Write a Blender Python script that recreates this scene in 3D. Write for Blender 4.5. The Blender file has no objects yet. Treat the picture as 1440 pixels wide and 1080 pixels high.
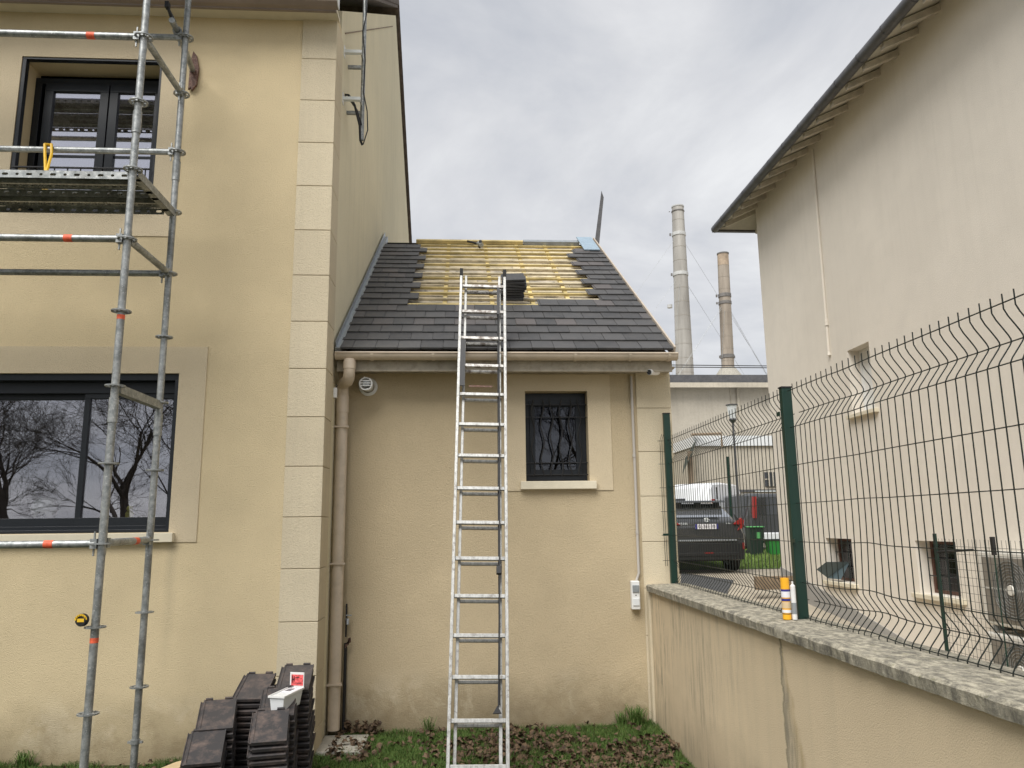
import bpy, math, random
import numpy as np
from mathutils import Vector, Matrix, noise
R = math.radians
S = bpy.context.scene
C = S.collection
random.seed(7)

# ------------------------------------------------------------------ camera
EYE = 1.75
AX = Matrix(((0.99790611, 0.0, 0.0646791), (-0.06362311, 0.17996252, 0.98161377), (-0.01163981, -0.98367347, 0.1795857)))
cam = bpy.data.objects.new('camera', bpy.data.cameras.new('camera')); C.objects.link(cam)
rx, dn, fw = AX.col[0], AX.col[1], AX.col[2]
m = Matrix((rx, -dn, -fw)).transposed().to_4x4(); m.translation = Vector((0, 0, EYE))
cam.matrix_world = m
cam.data.sensor_width = 36; cam.data.lens = 27.0; cam.data.clip_end = 2000; cam.data.clip_start = .05
S.camera = cam

# ------------------------------------------------------------------ world, sun, exposure
SUN_EL, SUN_AZ = R(54), R(211)       # azimuth clockwise from +Y
w = bpy.data.worlds.new('World'); S.world = w; w.use_nodes = True
wn, wl = w.node_tree.nodes, w.node_tree.links; wn.clear()
def N(nodes, t, **k):
    n = nodes.new(t)
    for a, b in k.items(): setattr(n, a, b)
    return n
wo = N(wn, 'ShaderNodeOutputWorld'); mix = N(wn, 'ShaderNodeMixShader'); mix.inputs[0].default_value = .94
b1 = N(wn, 'ShaderNodeBackground'); b1.inputs[1].default_value = .06
sky = N(wn, 'ShaderNodeTexSky', sky_type='NISHITA', sun_disc=False, sun_elevation=SUN_EL, sun_rotation=SUN_AZ)
wl.new(sky.outputs[0], b1.inputs[0]); wl.new(b1.outputs[0], mix.inputs[1])
tc = N(wn, 'ShaderNodeTexCoord'); sep = N(wn, 'ShaderNodeSeparateXYZ'); wl.new(tc.outputs['Generated'], sep.inputs[0])
ad = N(wn, 'ShaderNodeMath', operation='ABSOLUTE'); wl.new(sep.outputs[2], ad.inputs[0])
ad2 = N(wn, 'ShaderNodeMath', operation='ADD'); wl.new(ad.outputs[0], ad2.inputs[0]); ad2.inputs[1].default_value = .28
dx = N(wn, 'ShaderNodeMath', operation='DIVIDE'); wl.new(sep.outputs[0], dx.inputs[0]); wl.new(ad2.outputs[0], dx.inputs[1])
dy = N(wn, 'ShaderNodeMath', operation='DIVIDE'); wl.new(sep.outputs[1], dy.inputs[0]); wl.new(ad2.outputs[0], dy.inputs[1])
cmb = N(wn, 'ShaderNodeCombineXYZ'); wl.new(dx.outputs[0], cmb.inputs[0]); wl.new(dy.outputs[0], cmb.inputs[1]); cmb.inputs[2].default_value = 3.7
nz = N(wn, 'ShaderNodeTexNoise'); nz.inputs['Scale'].default_value = 1.7; nz.inputs['Detail'].default_value = 9; nz.inputs['Roughness'].default_value = .56; nz.inputs['Distortion'].default_value = .55
wl.new(cmb.outputs[0], nz.inputs['Vector'])
cr = N(wn, 'ShaderNodeValToRGB'); wl.new(nz.outputs[0], cr.inputs[0])
e = cr.color_ramp.elements
e[0].position = .34; e[0].color = (.56, .58, .625, 1); e[1].position = .64; e[1].color = (.87, .875, .885, 1)
k = e.new(.50); k.color = (.72, .727, .75, 1)
b2 = N(wn, 'ShaderNodeBackground'); b2.inputs[1].default_value = .355
wl.new(cr.outputs[0], b2.inputs[0]); wl.new(b2.outputs[0], mix.inputs[2]); wl.new(mix.outputs[0], wo.inputs[0])
sun = bpy.data.objects.new('sun', bpy.data.lights.new('sun', 'SUN')); C.objects.link(sun)
sun.data.energy = 1.5; sun.data.angle = R(42); sun.data.color = (1, .975, .94)
sd = Vector((math.sin(SUN_AZ) * math.cos(SUN_EL), math.cos(SUN_AZ) * math.cos(SUN_EL), math.sin(SUN_EL)))
sun.rotation_euler = (-sd).to_track_quat('-Z', 'Y').to_euler(); sun.location = sd * 30
S.view_settings.view_transform = 'Standard'; S.view_settings.look = 'None'; S.view_settings.gamma = 1
S.view_settings.exposure = 1.52

# ------------------------------------------------------------------ helpers
def at(px, py, X=None, Y=None, Z=None):
    """point of the place seen at a pixel of the 1440x1080 photograph, on a plane X=, Y= or Z="""
    r = AX @ Vector((px - 720, py - 540, 1080))
    t = X / r.x if X is not None else (Y / r.y if Y is not None else (Z - EYE) / r.z)
    r = r * t; r.z += EYE
    return r
def lin(r, g, b): return tuple(((c / 255 + .055) / 1.055) ** 2.4 if c > 10 else c / 255 / 12.92 for c in (r, g, b))

class MB:
    def __init__(s): s.v = []; s.f = []
    def add(s, v, f):
        b = len(s.v); s.v += [tuple(p) for p in v]; s.f += [tuple(i + b for i in q) for q in f]; return s
    def box(s, x0, x1, y0, y1, z0, z1, M=None):
        v = [Vector(p) for p in ((x0,y0,z0),(x1,y0,z0),(x1,y1,z0),(x0,y1,z0),(x0,y0,z1),(x1,y0,z1),(x1,y1,z1),(x0,y1,z1))]
        if M is not None: v = [M @ p for p in v]
        return s.add(v, [(0,3,2,1),(4,5,6,7),(0,1,5,4),(1,2,6,5),(2,3,7,6),(3,0,4,7)])
    def tube(s, path, r, n=8, cap=True, closed=False):
        P = [Vector(p) for p in path]; L = len(P)
        rs = r if isinstance(r, (list, tuple)) else [r] * L
        up = None; V = []
        for i, p in enumerate(P):
            if closed: t = P[(i + 1) % L] - P[i - 1]
            else: t = P[min(i + 1, L - 1)] - P[max(i - 1, 0)]
            t.normalize()
            if up is None: up = Vector((0, 0, 1)) if abs(t.z) < .9 else Vector((1, 0, 0))
            a = t.cross(up); a.normalize(); b = a.cross(t); up = b
            for j in range(n):
                q = 2 * math.pi * (j + .5) / n
                V.append(p + (a * math.cos(q) + b * math.sin(q)) * rs[i])
        F = []
        for i in range(L if closed else L - 1):
            for j in range(n):
                a0 = i * n; a1 = ((i + 1) % L) * n
                F.append((a0 + j, a0 + (j + 1) % n, a1 + (j + 1) % n, a1 + j))
        if cap and not closed: F += [tuple(range(n))[::-1], tuple(range((L - 1) * n, L * n))]
        return s.add(V, F)
    def lathe(s, prof, o=(0,0,0), axis=(0,0,1), n=24, cap=False):
        """prof: (radius, height) pairs along the axis"""
        q = Vector(axis).to_track_quat('Z', 'Y'); o = Vector(o); V = []; F = []
        for (r, h) in prof:
            for j in range(n):
                a = 2 * math.pi * j / n; V.append(o + q @ Vector((r * math.cos(a), r * math.sin(a), h)))
        for i in range(len(prof) - 1):
            for j in range(n): F.append((i*n + j, i*n + (j+1) % n, (i+1)*n + (j+1) % n, (i+1)*n + j))
        if cap: F += [tuple(range(n))[::-1], tuple(range((len(prof)-1)*n, len(prof)*n))]
        return s.add(V, F)
    def prism(s, poly, a0, a1, fn):
        """polygon (u,v) extruded from a0 to a1; fn(u,v,a)->point"""
        n = len(poly); V = [fn(u, v, a0) for u, v in poly] + [fn(u, v, a1) for u, v in poly]
        return s.add(V, [tuple(range(n))[::-1], tuple(range(n, 2*n))] + [(i, (i+1) % n, n + (i+1) % n, n + i) for i in range(n)])
    def build(s, name, mat, parent=None, smooth=False, bevel=0, kind=None, label=None):
        me = bpy.data.meshes.new(name); me.from_pydata(s.v, [], s.f); me.update()
        if mat: me.materials.append(mat)
        import bmesh
        bm = bmesh.new(); bm.from_mesh(me); bmesh.ops.recalc_face_normals(bm, faces=bm.faces); bm.to_mesh(me); bm.free()
        if smooth:
            me.shade_smooth()
            try: me.set_sharp_from_angle(angle=R(40))
            except Exception: pass
        o = bpy.data.objects.new(name, me); C.objects.link(o)
        if parent: o.parent = parent
        if bevel:
            b = o.modifiers.new('bevel', 'BEVEL'); b.width = bevel; b.segments = 2; b.limit_method = 'ANGLE'; b.harden_normals = False
        if kind: o['kind'] = kind
        if label: o['label'] = label
        return o
def thing(name, label, cat, loc=(0,0,0), rz=0, group=None):
    o = bpy.data.objects.new(name, None); C.objects.link(o); o.location = loc; o.rotation_euler = (0, 0, rz)
    o.empty_display_size = .1
    o['label'] = label; o['category'] = cat
    o['kind'] = 'thing'
    if group: o['group'] = group
    return o
def tag(o, label, cat, group=None):
    o['label'] = label; o['category'] = cat
    if not o.get('kind'): o['kind'] = 'thing'
    if group: o['group'] = group
    return o
def dup(o, parent=None, **k):
    c = o.copy(); C.objects.link(c)
    if parent: c.parent = parent
    for a, b in k.items(): setattr(c, a, b)
    return c
def text(name, body, size, mat, parent, M, depth=.001):
    cu = bpy.data.curves.new(name, 'FONT'); cu.body = body; cu.size = size; cu.align_x = 'CENTER'; cu.align_y = 'CENTER'; cu.extrude = depth
    t = bpy.data.objects.new(name + 'tmp', cu); C.objects.link(t)
    bpy.context.view_layer.update()
    me = bpy.data.meshes.new_from_object(t.evaluated_get(bpy.context.evaluated_depsgraph_get()))
    bpy.data.objects.remove(t); me.materials.clear(); me.materials.append(mat); me.name = name
    me.transform(M)
    o = bpy.data.objects.new(name, me); C.objects.link(o); o.parent = parent
    return o

# ------------------------------------------------------------------ materials
class Mat:
    def __init__(s, name, rough=.6, metal=0, spec=None):
        s.m = bpy.data.materials.new(name); s.m.use_nodes = True
        s.n, s.l = s.m.node_tree.nodes, s.m.node_tree.links
        s.b = s.n['Principled BSDF']; s.b.inputs['Roughness'].default_value = rough; s.b.inputs['Metallic'].default_value = metal
        if spec is not None: s.b.inputs['Specular IOR Level'].default_value = spec
        s.pos = s.n.new('ShaderNodeNewGeometry').outputs['Position']
    def mapped(s, scale=(1,1,1), obj=False):
        mp = s.n.new('ShaderNodeMapping'); mp.inputs['Scale'].default_value = scale
        src = s.n.new('ShaderNodeTexCoord').outputs['Object'] if obj else s.pos
        s.l.new(src, mp.inputs[0]); return mp.outputs[0]
    def noise(s, scale, detail=4, rough=.55, vec=None, dist=0):
        t = s.n.new('ShaderNodeTexNoise'); t.inputs['Scale'].default_value = scale; t.inputs['Detail'].default_value = detail
        t.inputs['Roughness'].default_value = rough; t.inputs['Distortion'].default_value = dist
        s.l.new(vec if vec else s.pos, t.inputs['Vector']); return t.outputs[0]
    def ramp(s, f, stops):
        t = s.n.new('ShaderNodeValToRGB'); e = t.color_ramp.elements
        def c4(c): return (c, c, c, 1) if isinstance(c, (int, float)) else (*c, 1)
        e[0].position, e[0].color = stops[0][0], c4(stops[0][1]); e[1].position, e[1].color = stops[-1][0], c4(stops[-1][1])
        for p, c in stops[1:-1]: x = e.new(p); x.color = c4(c)
        s.l.new(f, t.inputs[0]); return t.outputs[0]
    def mix(s, f, a, b, mode='MIX'):
        t = s.n.new('ShaderNodeMix'); t.data_type = 'RGBA'; t.blend_type = mode
        for i, x in ((0, f), (6, a), (7, b)):
            if isinstance(x, bpy.types.NodeSocket): s.l.new(x, t.inputs[i])
            elif i == 0: t.inputs[0].default_value = x
            else: t.inputs[i].default_value = (*x, 1) if len(x) == 3 else x
        return t.outputs[2]
    def math(s, op, a, b=None, clamp=False):
        t = s.n.new('ShaderNodeMath'); t.operation = op; t.use_clamp = clamp
        for i, x in ((0, a), (1, b)):
            if x is None: continue
            if isinstance(x, bpy.types.NodeSocket): s.l.new(x, t.inputs[i])
            else: t.inputs[i].default_value = x
        return t.outputs[0]
    def xyz(s, vec=None):
        t = s.n.new('ShaderNodeSeparateXYZ'); s.l.new(vec if vec else s.pos, t.inputs[0]); return t.outputs
    def rnd(s): return s.n.new('ShaderNodeObjectInfo').outputs['Random']
    def col(s, c):
        if isinstance(c, bpy.types.NodeSocket): s.l.new(c, s.b.inputs['Base Color'])
        else: s.b.inputs['Base Color'].default_value = (*c, 1)
        return s
    def rgh(s, c): s.l.new(c, s.b.inputs['Roughness']); return s
    def bump(s, h, strength=.5, dist=.01):
        t = s.n.new('ShaderNodeBump'); t.inputs['Strength'].default_value = strength; t.inputs['Distance'].default_value = dist
        s.l.new(h, t.inputs['Height']); s.l.new(t.outputs[0], s.b.inputs['Normal']); return s

def plaster(name, c, grain=105, gdist=.011, blotch=.10, streak=0, streakc=(.08,.08,.05), base=0, basec=(.10,.08,.045), pit=.14, extra=None):
    m = Mat(name, .92, spec=.2)
    g = m.noise(grain, 3, .65); g2 = m.noise(grain * 2.7, 2, .6)
    h = m.math('ADD', m.math('MULTIPLY', g, .6), m.math('MULTIPLY', g2, .4))
    big = m.noise(.55, 4, .6); mid = m.noise(3.2, 4, .6)
    d = tuple(x * (1 - blotch * 2) for x in c)
    col = m.mix(m.ramp(big, [(.35, 0.0), (.65, 1.0)]), c, d)
    col = m.mix(m.math('MULTIPLY', m.ramp(mid, [(.45, 0.0), (.7, 1.0)]), .35), col, tuple(x * .86 for x in c))
    col = m.mix(m.math('MULTIPLY', m.ramp(h, [(.36, 1.0), (.48, 0.0)]), pit * 2.4), col, tuple(x * .55 for x in c))
    col = m.mix(m.math('MULTIPLY', m.ramp(g2, [(.4, 0.0), (.62, 1.0)]), min(1.0, pit * 2.6)), col, m.mix(1.0, col, (.82, .81, .78), 'MULTIPLY'))
    if streak:
        sv = m.noise(1, 5, .6, m.mapped((9, 9, .35))); sb = m.noise(.8, 2, .5)
        f = m.math('MULTIPLY', m.ramp(sv, [(.46, 0.0), (.68, 1.0)]), m.ramp(sb, [(.35, .25), (.62, 1.0)]))
        col = m.mix(m.math('MULTIPLY', f, streak), col, streakc)
    if base:
        z = m.xyz()[2]; w_ = m.math('ADD', z, m.math('MULTIPLY', m.noise(2.4, 4, .6), -.55))
        f = m.ramp(w_, [(-.22, 1.0), (.22, 0.0)])
        t = m.n.new('ShaderNodeMapRange'); m.l.new(w_, t.inputs[0]); t.inputs[1].default_value = .22; t.inputs[2].default_value = -.25
        col = m.mix(m.math('MULTIPLY', t.outputs[0], base), col, basec)
    if extra: col = extra(m, col)
    if 'quoin' in name: col = m.mix(m.math('MULTIPLY', m.rnd(), .8), col, m.mix(1.0, col, (.88, .87, .86), 'MULTIPLY'))
    m.col(col); m.bump(h, .9, gdist); return m.m

WALL = (.78, .645, .41)
M = {}
def drips(m, col):
    x, y, z = m.xyz()
    near = lambda v, c, w_: m.ramp(m.math('MULTIPLY', m.math('ABSOLUTE', m.math('SUBTRACT', v, c)), 1 / w_), [(.0, 1.0), (1.0, 0.0)])
    wob = m.math('ADD', x, m.math('MULTIPLY', m.math('SUBTRACT', m.noise(3, 3, .6), .5), .06))
    fade = m.n.new('ShaderNodeMapRange'); m.l.new(z, fade.inputs[0]); fade.inputs[1].default_value = 1.64; fade.inputs[2].default_value = .5; fade.inputs[3].default_value = 1; fade.inputs[4].default_value = 0
    below = m.math('MULTIPLY', m.math('LESS_THAN', z, 1.64), fade.outputs[0])
    f = m.math('MULTIPLY', m.math('MULTIPLY', near(wob, -2.30, .06), below), .35)
    col = m.mix(f, col, (.30, .26, .18))
    # pale efflorescence and grubby splash band near the ground
    e1 = m.math('MULTIPLY', m.ramp(m.noise(2.2, 6, .7, dist=.8), [(.50, 0.0), (.60, 1.0)]), m.ramp(m.math('ABSOLUTE', m.math('SUBTRACT', z, .28)), [(.0, 1.0), (.26, 0.0)]))
    col = m.mix(m.math('MULTIPLY', e1, .28), col, (.80, .72, .55))
    e2 = m.math('MULTIPLY', m.ramp(m.noise(5, 6, .75), [(.47, 0.0), (.62, 1.0)]), m.ramp(z, [(.05, 1.0), (.5, 0.0)]))
    col = m.mix(m.math('MULTIPLY', e2, .5), col, (.24, .18, .10))
    # scattered scuffs
    sc = m.math('MULTIPLY', m.ramp(m.noise(9, 7, .8), [(.66, 0.0), (.70, 1.0)]), m.ramp(m.noise(1.3, 2, .5), [(.5, 0.0), (.6, 1.0)]))
    return m.mix(m.math('MULTIPLY', sc, .4), col, (.42, .34, .22))
M['wall'] = plaster('beige render', WALL, base=.55, extra=drips)
M['side'] = plaster('weathered render of gable', (.84, .765, .56), blotch=.04, streak=.16, streakc=(.44, .42, .29), base=.3)
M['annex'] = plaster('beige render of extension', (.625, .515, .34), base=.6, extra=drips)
M['quoin'] = plaster('pale quoin render', (.76, .665, .485), blotch=.04, streak=.08, base=.2)
M['surround'] = plaster('pale surround render', (.71, .60, .42), blotch=.05, grain=110)
M['neigh'] = plaster('pale neighbour render', (.79, .735, .645), blotch=.04, streak=.09, streakc=(.40, .37, .30), grain=60, gdist=.006, pit=.06)
M['plinth'] = plaster('grey plinth paint', (.40, .39, .37), blotch=.05, grain=60)
M['far'] = plaster('old industrial render', (.50, .455, .38), streak=.22, streakc=(.25, .22, .18), grain=10)
M['far2'] = plaster('cream industrial render', (.55, .50, .41), streak=.2, grain=10)
def crack(m, col):
    x, y, z = m.xyz()
    wob = m.math('MULTIPLY', m.math('SUBTRACT', m.noise(1, 4, .7, m.mapped((1, 1, 5))), .5), .16)
    yy = m.math('ADD', y, wob)
    d = m.math('ABSOLUTE', m.math('SUBTRACT', yy, 4.16))
    line = m.ramp(m.math('MULTIPLY', d, 10), [(.04, 1.0), (.16, 0.0)])
    col = m.mix(m.math('MULTIPLY', line, .6), col, (.12, .11, .08))
    d2 = m.math('SUBTRACT', 4.16, yy)       # stained band spreading below the crack
    t = m.n.new('ShaderNodeMapRange'); m.l.new(z, t.inputs[0]); t.inputs[1].default_value = 1.1; t.inputs[2].default_value = .2; t.inputs[3].default_value = .02; t.inputs[4].default_value = .42
    q = m.math('DIVIDE', d2, t.outputs[0])
    band = m.math('MULTIPLY', m.ramp(q, [(0.0, 0.0), (.05, 1.0), (.75, .75), (1.0, 0.0)]), m.ramp(m.noise(1, 5, .7, m.mapped((30, 30, 4))), [(.35, .3), (.6, 1.0)]))
    col = m.mix(m.math('MULTIPLY', band, .85), col, m.mix(m.ramp(q, [(.3, 0.0), (.8, 1.0)]), (.24, .22, .17), (.38, .29, .15)))
    # black damp streaks near the house corner
    t2 = m.n.new('ShaderNodeMapRange'); m.l.new(y, t2.inputs[0]); t2.inputs[1].default_value = 4.3; t2.inputs[2].default_value = 6.6
    f = m.math('MULTIPLY', m.math('MULTIPLY', m.ramp(m.noise(1, 6, .78, m.mapped((16, 16, 1.6))), [(.47, 0.0), (.62, 1.0)]), m.ramp(m.noise(1.7, 3, .6), [(.42, 0.15), (.58, 1.0)])), t2.outputs[0])
    return m.mix(m.math('MULTIPLY', f, .75), col, (.15, .145, .12))
M['lowwall'] = plaster('stained low wall render', (.74, .61, .42), blotch=.05, grain=150, gdist=.007, streak=.12, streakc=(.32, .29, .2), base=.4, extra=crack)

def simple(name, c, rough=.6, metal=0, var=0, scale=6, bump=0, dirt=None, dirtamt=.5, spec=None, rv=0):
    m = Mat(name, rough, metal, spec); col = c
    if var: col = m.mix(m.ramp(m.noise(scale, 5, .6), [(.35, 0.0), (.65, 1.0)]), tuple(min(1, x * (1 + var)) for x in c), tuple(x * (1 - var) for x in c))
    if rv: col = m.mix(m.math('MULTIPLY', m.rnd(), 1.0), col, m.mix(1.0, col, tuple([1 - rv] * 3), 'MULTIPLY'))
    if dirt: col = m.mix(m.math('MULTIPLY', m.ramp(m.noise(scale * 2.1, 6, .7), [(.48, 0.0), (.66, 1.0)]), dirtamt), col, dirt)
    m.col(col)
    if bump: m.bump(m.noise(scale * 12, 3, .6), bump, .004)
    return m.m
M['sill'] = simple('cream stone sill', (.66, .60, .46), .7, var=.05, bump=.3)
M['pvc'] = simple('taupe plastic', (.58, .49, .385), .4, var=.05, scale=3, dirt=(.3, .26, .19), dirtamt=.3)
M['fascia'] = simple('dirty wooden fascia', (.40, .36, .29), .8, var=.12, dirt=(.20, .17, .12), bump=.3)
M['dgutter'] = simple('brown grey gutter', (.25, .20, .165), .5, var=.1, scale=3)
M['zinc'] = simple('weathered zinc', (.36, .39, .41), .45, .6, var=.12, scale=9, dirt=(.22, .23, .24))
M['dzinc'] = simple('dark zinc', (.095, .095, .10), .45, .3, var=.15, scale=5, dirt=(.16, .15, .14), dirtamt=.4)
M['anth'] = simple('anthracite frame', (.011, .014, .018), .42, var=.05, spec=.4)
M['black'] = simple('black plastic', (.012, .012, .013), .5)
M['rubber'] = simple('black rubber', (.012, .012, .012), .85)
M['white'] = simple('white plastic', (.72, .72, .70), .4, var=.03)
M['whitemetal'] = simple('white coated metal', (.70, .74, .74), .4, var=.05)
M['batten'] = simple('yellow treated batten', (.58, .46, .20), .75, var=.30, scale=5, bump=.4, rv=.2)
M['battenpale'] = simple('pale weathered batten', (.60, .52, .36), .8, var=.2, scale=6, dirt=(.22, .18, .13), rv=.25, bump=.4)
M['membrane'] = simple('old roofing felt', (.42, .37, .29), .8, var=.3, scale=3, dirt=(.05, .045, .04), dirtamt=.8)
M['rafter'] = simple('old timber', (.24, .18, .12), .85, var=.2, bump=.4)
M['nrafter'] = simple('greyed painted timber', (.56, .51, .42), .85, var=.15, scale=8, bump=.4, rv=.15)
M['soffit'] = simple('pale eaves boarding', (.50, .47, .39), .8, var=.06)
M['mortar'] = simple('pale verge mortar', (.44, .38, .31), .9, var=.08, scale=20, bump=.5)
M['blue'] = simple('pale blue membrane', (.25, .33, .40), .6, var=.1, scale=14)
M['green'] = simple('dark green coated steel', (.003, .026, .017), .42, var=.08)
M['wire'] = simple('dark green wire', (.005, .011, .009), .5)
M['concrete'] = simple('concrete', (.36, .34, .29), .9, var=.15, scale=7, dirt=(.18, .17, .13), bump=.5)
M['yellow'] = simple('yellow plastic', (.72, .44, .02), .5)
M['orange'] = simple('orange card tube', (.84, .42, .02), .45)
M['navy'] = simple('navy print', (.03, .03, .20), .5)
M['red'] = simple('red plastic', (.30, .018, .014), .35)
M['redtape'] = simple('orange red tape', (.75, .12, .05), .6, var=.2, scale=30)
M['rust'] = simple('brown red painted wood', (.085, .035, .025), .7, var=.3, scale=25, dirt=(.5, .35, .25), dirtamt=.4)
M['timber'] = simple('fresh timber', (.62, .47, .28), .7, var=.12, scale=5)
M['clearbox'] = simple('milky plastic', (.68, .70, .70), .25, var=.03)
M['label'] = simple('red and white label', (.72, .10, .10), .5, var=.5, scale=60)
M['paper'] = simple('white paper', (.75, .74, .76), .6)
M['ink'] = simple('black ink', (.015, .015, .02), .5)
M['asphalt'] = simple('asphalt', (.07, .07, .07), .9, var=.2, scale=10, bump=.5)
M['drive'] = simple('pale worn concrete drive', (.40, .35, .27), .9, var=.12, scale=2, dirt=(.22, .19, .15), bump=.4)
M['carpaint'] = simple('dark grey car paint', (.042, .044, .046), .22, .2); M['carpaint'].node_tree.nodes['Principled BSDF'].inputs['Coat Weight'].default_value = .6
M['carwhite'] = simple('white car paint', (.72, .73, .75), .25)
M['carglass'] = simple('car glass', (.02, .022, .025), .05, spec=1.0)
M['skyglass'] = simple('sky reflecting glass', (.55, .57, .60), .06, .85)
M['binblack'] = simple('dark green bin plastic', (.015, .03, .022), .5)
M['bingreen'] = simple('green bin plastic', (.03, .22, .04), .5)
M['greenlid'] = simple('pale green lid', (.10, .36, .12), .5)
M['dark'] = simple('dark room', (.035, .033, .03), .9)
M['acwhite'] = simple('off white enamel', (.62, .60, .54), .5, var=.03)
M['acdark'] = simple('dark grille', (.20, .18, .15), .6)
M['brownwin'] = simple('brown window frame', (.10, .045, .03), .55)
M['terra'] = simple('brown mossy roof tile', (.12, .095, .075), .85, var=.3, scale=9)
M['soil'] = simple('bare soil', (.07, .052, .035), .95, var=.3, scale=9, bump=.8)

m = Mat('galvanised steel', .45, .55); v_ = m.noise(26, 5, .65); v2 = m.noise(5, 4, .6)
c_ = m.mix(m.ramp(v_, [(.35, 0.0), (.65, 1.0)]), (.20, .215, .215), (.40, .41, .40))
c_ = m.mix(m.math('MULTIPLY', m.ramp(v2, [(.5, 0.0), (.64, 1.0)]), .55), c_, (.14, .14, .125))
c_ = m.mix(m.math('MULTIPLY', m.ramp(m.noise(70, 3, .6), [(.62, 0.0), (.68, 1.0)]), .7), c_, (.62, .62, .60))
m.col(c_); m.bump(v_, .25, .003); M['galv'] = m.m
m = Mat('scuffed aluminium', .42, .35); v_ = m.noise(1, 5, .7, m.mapped((60, 60, 14))); v2 = m.noise(30, 4, .7)
c_ = m.mix(m.ramp(v_, [(.4, 0.0), (.7, 1.0)]), (.47, .47, .45), (.28, .28, .265))
c_ = m.mix(m.math('MULTIPLY', m.ramp(v2, [(.53, 0.0), (.64, 1.0)]), .6), c_, (.14, .12, .10))
m.col(c_); M['alu'] = m.m
m = Mat('dirty aluminium', .5, .3); v2 = m.noise(22, 5, .7)
c_ = m.mix(m.ramp(v2, [(.42, 0.0), (.62, 1.0)]), (.60, .59, .56), (.16, .13, .11)); m.col(c_); M['aludirty'] = m.m
# roof tile: dark slate grey, each tile a little different, some dusty
m = Mat('charcoal clay roof tile', .55, spec=.35); v_ = m.noise(9, 5, .7); r_ = m.rnd()
c_ = m.mix(r_, (.042, .042, .043), (.074, .073, .073))
c_ = m.mix(m.math('MULTIPLY', m.ramp(v_, [(.45, 0.0), (.75, 1.0)]), .4), c_, (.105, .096, .09))
c_ = m.mix(m.math('MULTIPLY', m.ramp(r_, [(.88, 0.0), (.96, 1.0)]), .3), c_, (.12, .095, .088))
m.col(c_); m.bump(m.noise(60, 3, .6), .4, .003); M['tile'] = m.m
m = Mat('dusty charcoal tile', .62, spec=.3); v_ = m.noise(11, 6, .72); v2 = m.noise(2.5, 3, .6)
c_ = m.mix(m.rnd(), (.035, .034, .036), (.065, .058, .056))
c_ = m.mix(m.math('MULTIPLY', m.ramp(v_, [(.47, 0.0), (.72, 1.0)]), .7), c_, (.17, .125, .105))
m.col(c_); m.bump(v_, .4, .003); M['tile2'] = m.m
# coping: concrete with dark lichen
m = Mat('lichen covered coping', .95); a_ = m.noise(11, 7, .76, dist=.4); b_ = m.noise(45, 5, .75); g_ = m.noise(1, 6, .75, m.mapped((30, 16, 6))); nzc = m.xyz(m.n.new('ShaderNodeNewGeometry').outputs['Normal'])[2]
c_ = m.mix(m.ramp(g_, [(.39, 0.0), (.61, 1.0)]), (.47, .43, .33), (.13, .12, .095))
c_ = m.mix(m.math('MULTIPLY', m.ramp(a_, [(.46, 0.0), (.62, 1.0)]), .6), c_, (.17, .16, .13))
c_ = m.mix(m.math('MULTIPLY', m.ramp(b_, [(.56, 0.0), (.66, 1.0)]), .35), c_, (.52, .49, .40))
c_ = m.mix(m.math('MULTIPLY', m.ramp(m.noise(16, 6, .8), [(.60, 0.0), (.66, 1.0)]), .6), c_, (.15, .15, .06))
m.col(c_); m.bump(b_, .9, .010); M['coping'] = m.m
# chimneys
m = Mat('stained chimney panels', .7); a_ = m.noise(1, 5, .6, m.mapped((1.2, 1.2, .12))); b_ = m.noise(.35, 3, .6)
c_ = m.mix(m.ramp(a_, [(.35, 0.0), (.7, 1.0)]), (.44, .42, .38), (.24, .225, .20))
m.col(c_); M['chimney'] = m.m
m = Mat('browned chimney panels', .75); a_ = m.noise(1, 5, .6, m.mapped((1.2, 1.2, .12)))
c_ = m.mix(m.ramp(a_, [(.35, 0.0), (.7, 1.0)]), (.36, .31, .25), (.17, .14, .11)); m.col(c_); M['chimney2'] = m.m
M['sooty'] = simple('rusty chimney head', (.36, .28, .20), .8, var=.3, scale=1.5)
M['soot'] = simple('sooty steel band', (.16, .15, .14), .7, var=.2, scale=3)
M['band'] = simple('pale steel band', (.50, .50, .48), .5, var=.1, scale=3)
# glass: coated double glazing, partly see-through
def glass(name, refl, tint):
    g = bpy.data.materials.new(name); g.use_nodes = True; n, l = g.node_tree.nodes, g.node_tree.links; n.clear()
    o = n.new('ShaderNodeOutputMaterial'); mx = n.new('ShaderNodeMixShader'); gl = n.new('ShaderNodeBsdfGlossy'); tr = n.new('ShaderNodeBsdfTransparent')
    gl.inputs['Roughness'].default_value = 0.0; gl.inputs['Color'].default_value = (.93, .93, 1.0, 1); tr.inputs[0].default_value = (*tint, 1)
    fr = n.new('ShaderNodeFresnel'); fr.inputs[0].default_value = 1.5
    ma = n.new('ShaderNodeMath'); ma.operation = 'ADD'; ma.inputs[1].default_value = refl; ma.use_clamp = True
    ti = n.new('ShaderNodeTexNoise'); ti.inputs['Scale'].default_value = 1.1; bp = n.new('ShaderNodeBump'); bp.inputs['Strength'].default_value = .012; bp.inputs['Distance'].default_value = .02
    ge = n.new('ShaderNodeNewGeometry'); l.new(ge.outputs['Position'], ti.inputs[0]); l.new(ti.outputs[0], bp.inputs['Height']); l.new(bp.outputs[0], gl.inputs['Normal'])
    l.new(fr.outputs[0], ma.inputs[0]); l.new(ma.outputs[0], mx.inputs[0]); l.new(tr.outputs[0], mx.inputs[1]); l.new(gl.outputs[0], mx.inputs[2]); l.new(mx.outputs[0], o.inputs[0])
    return g
M['glass'] = glass('coated window glass', .18, (.99, .99, .99))
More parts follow.
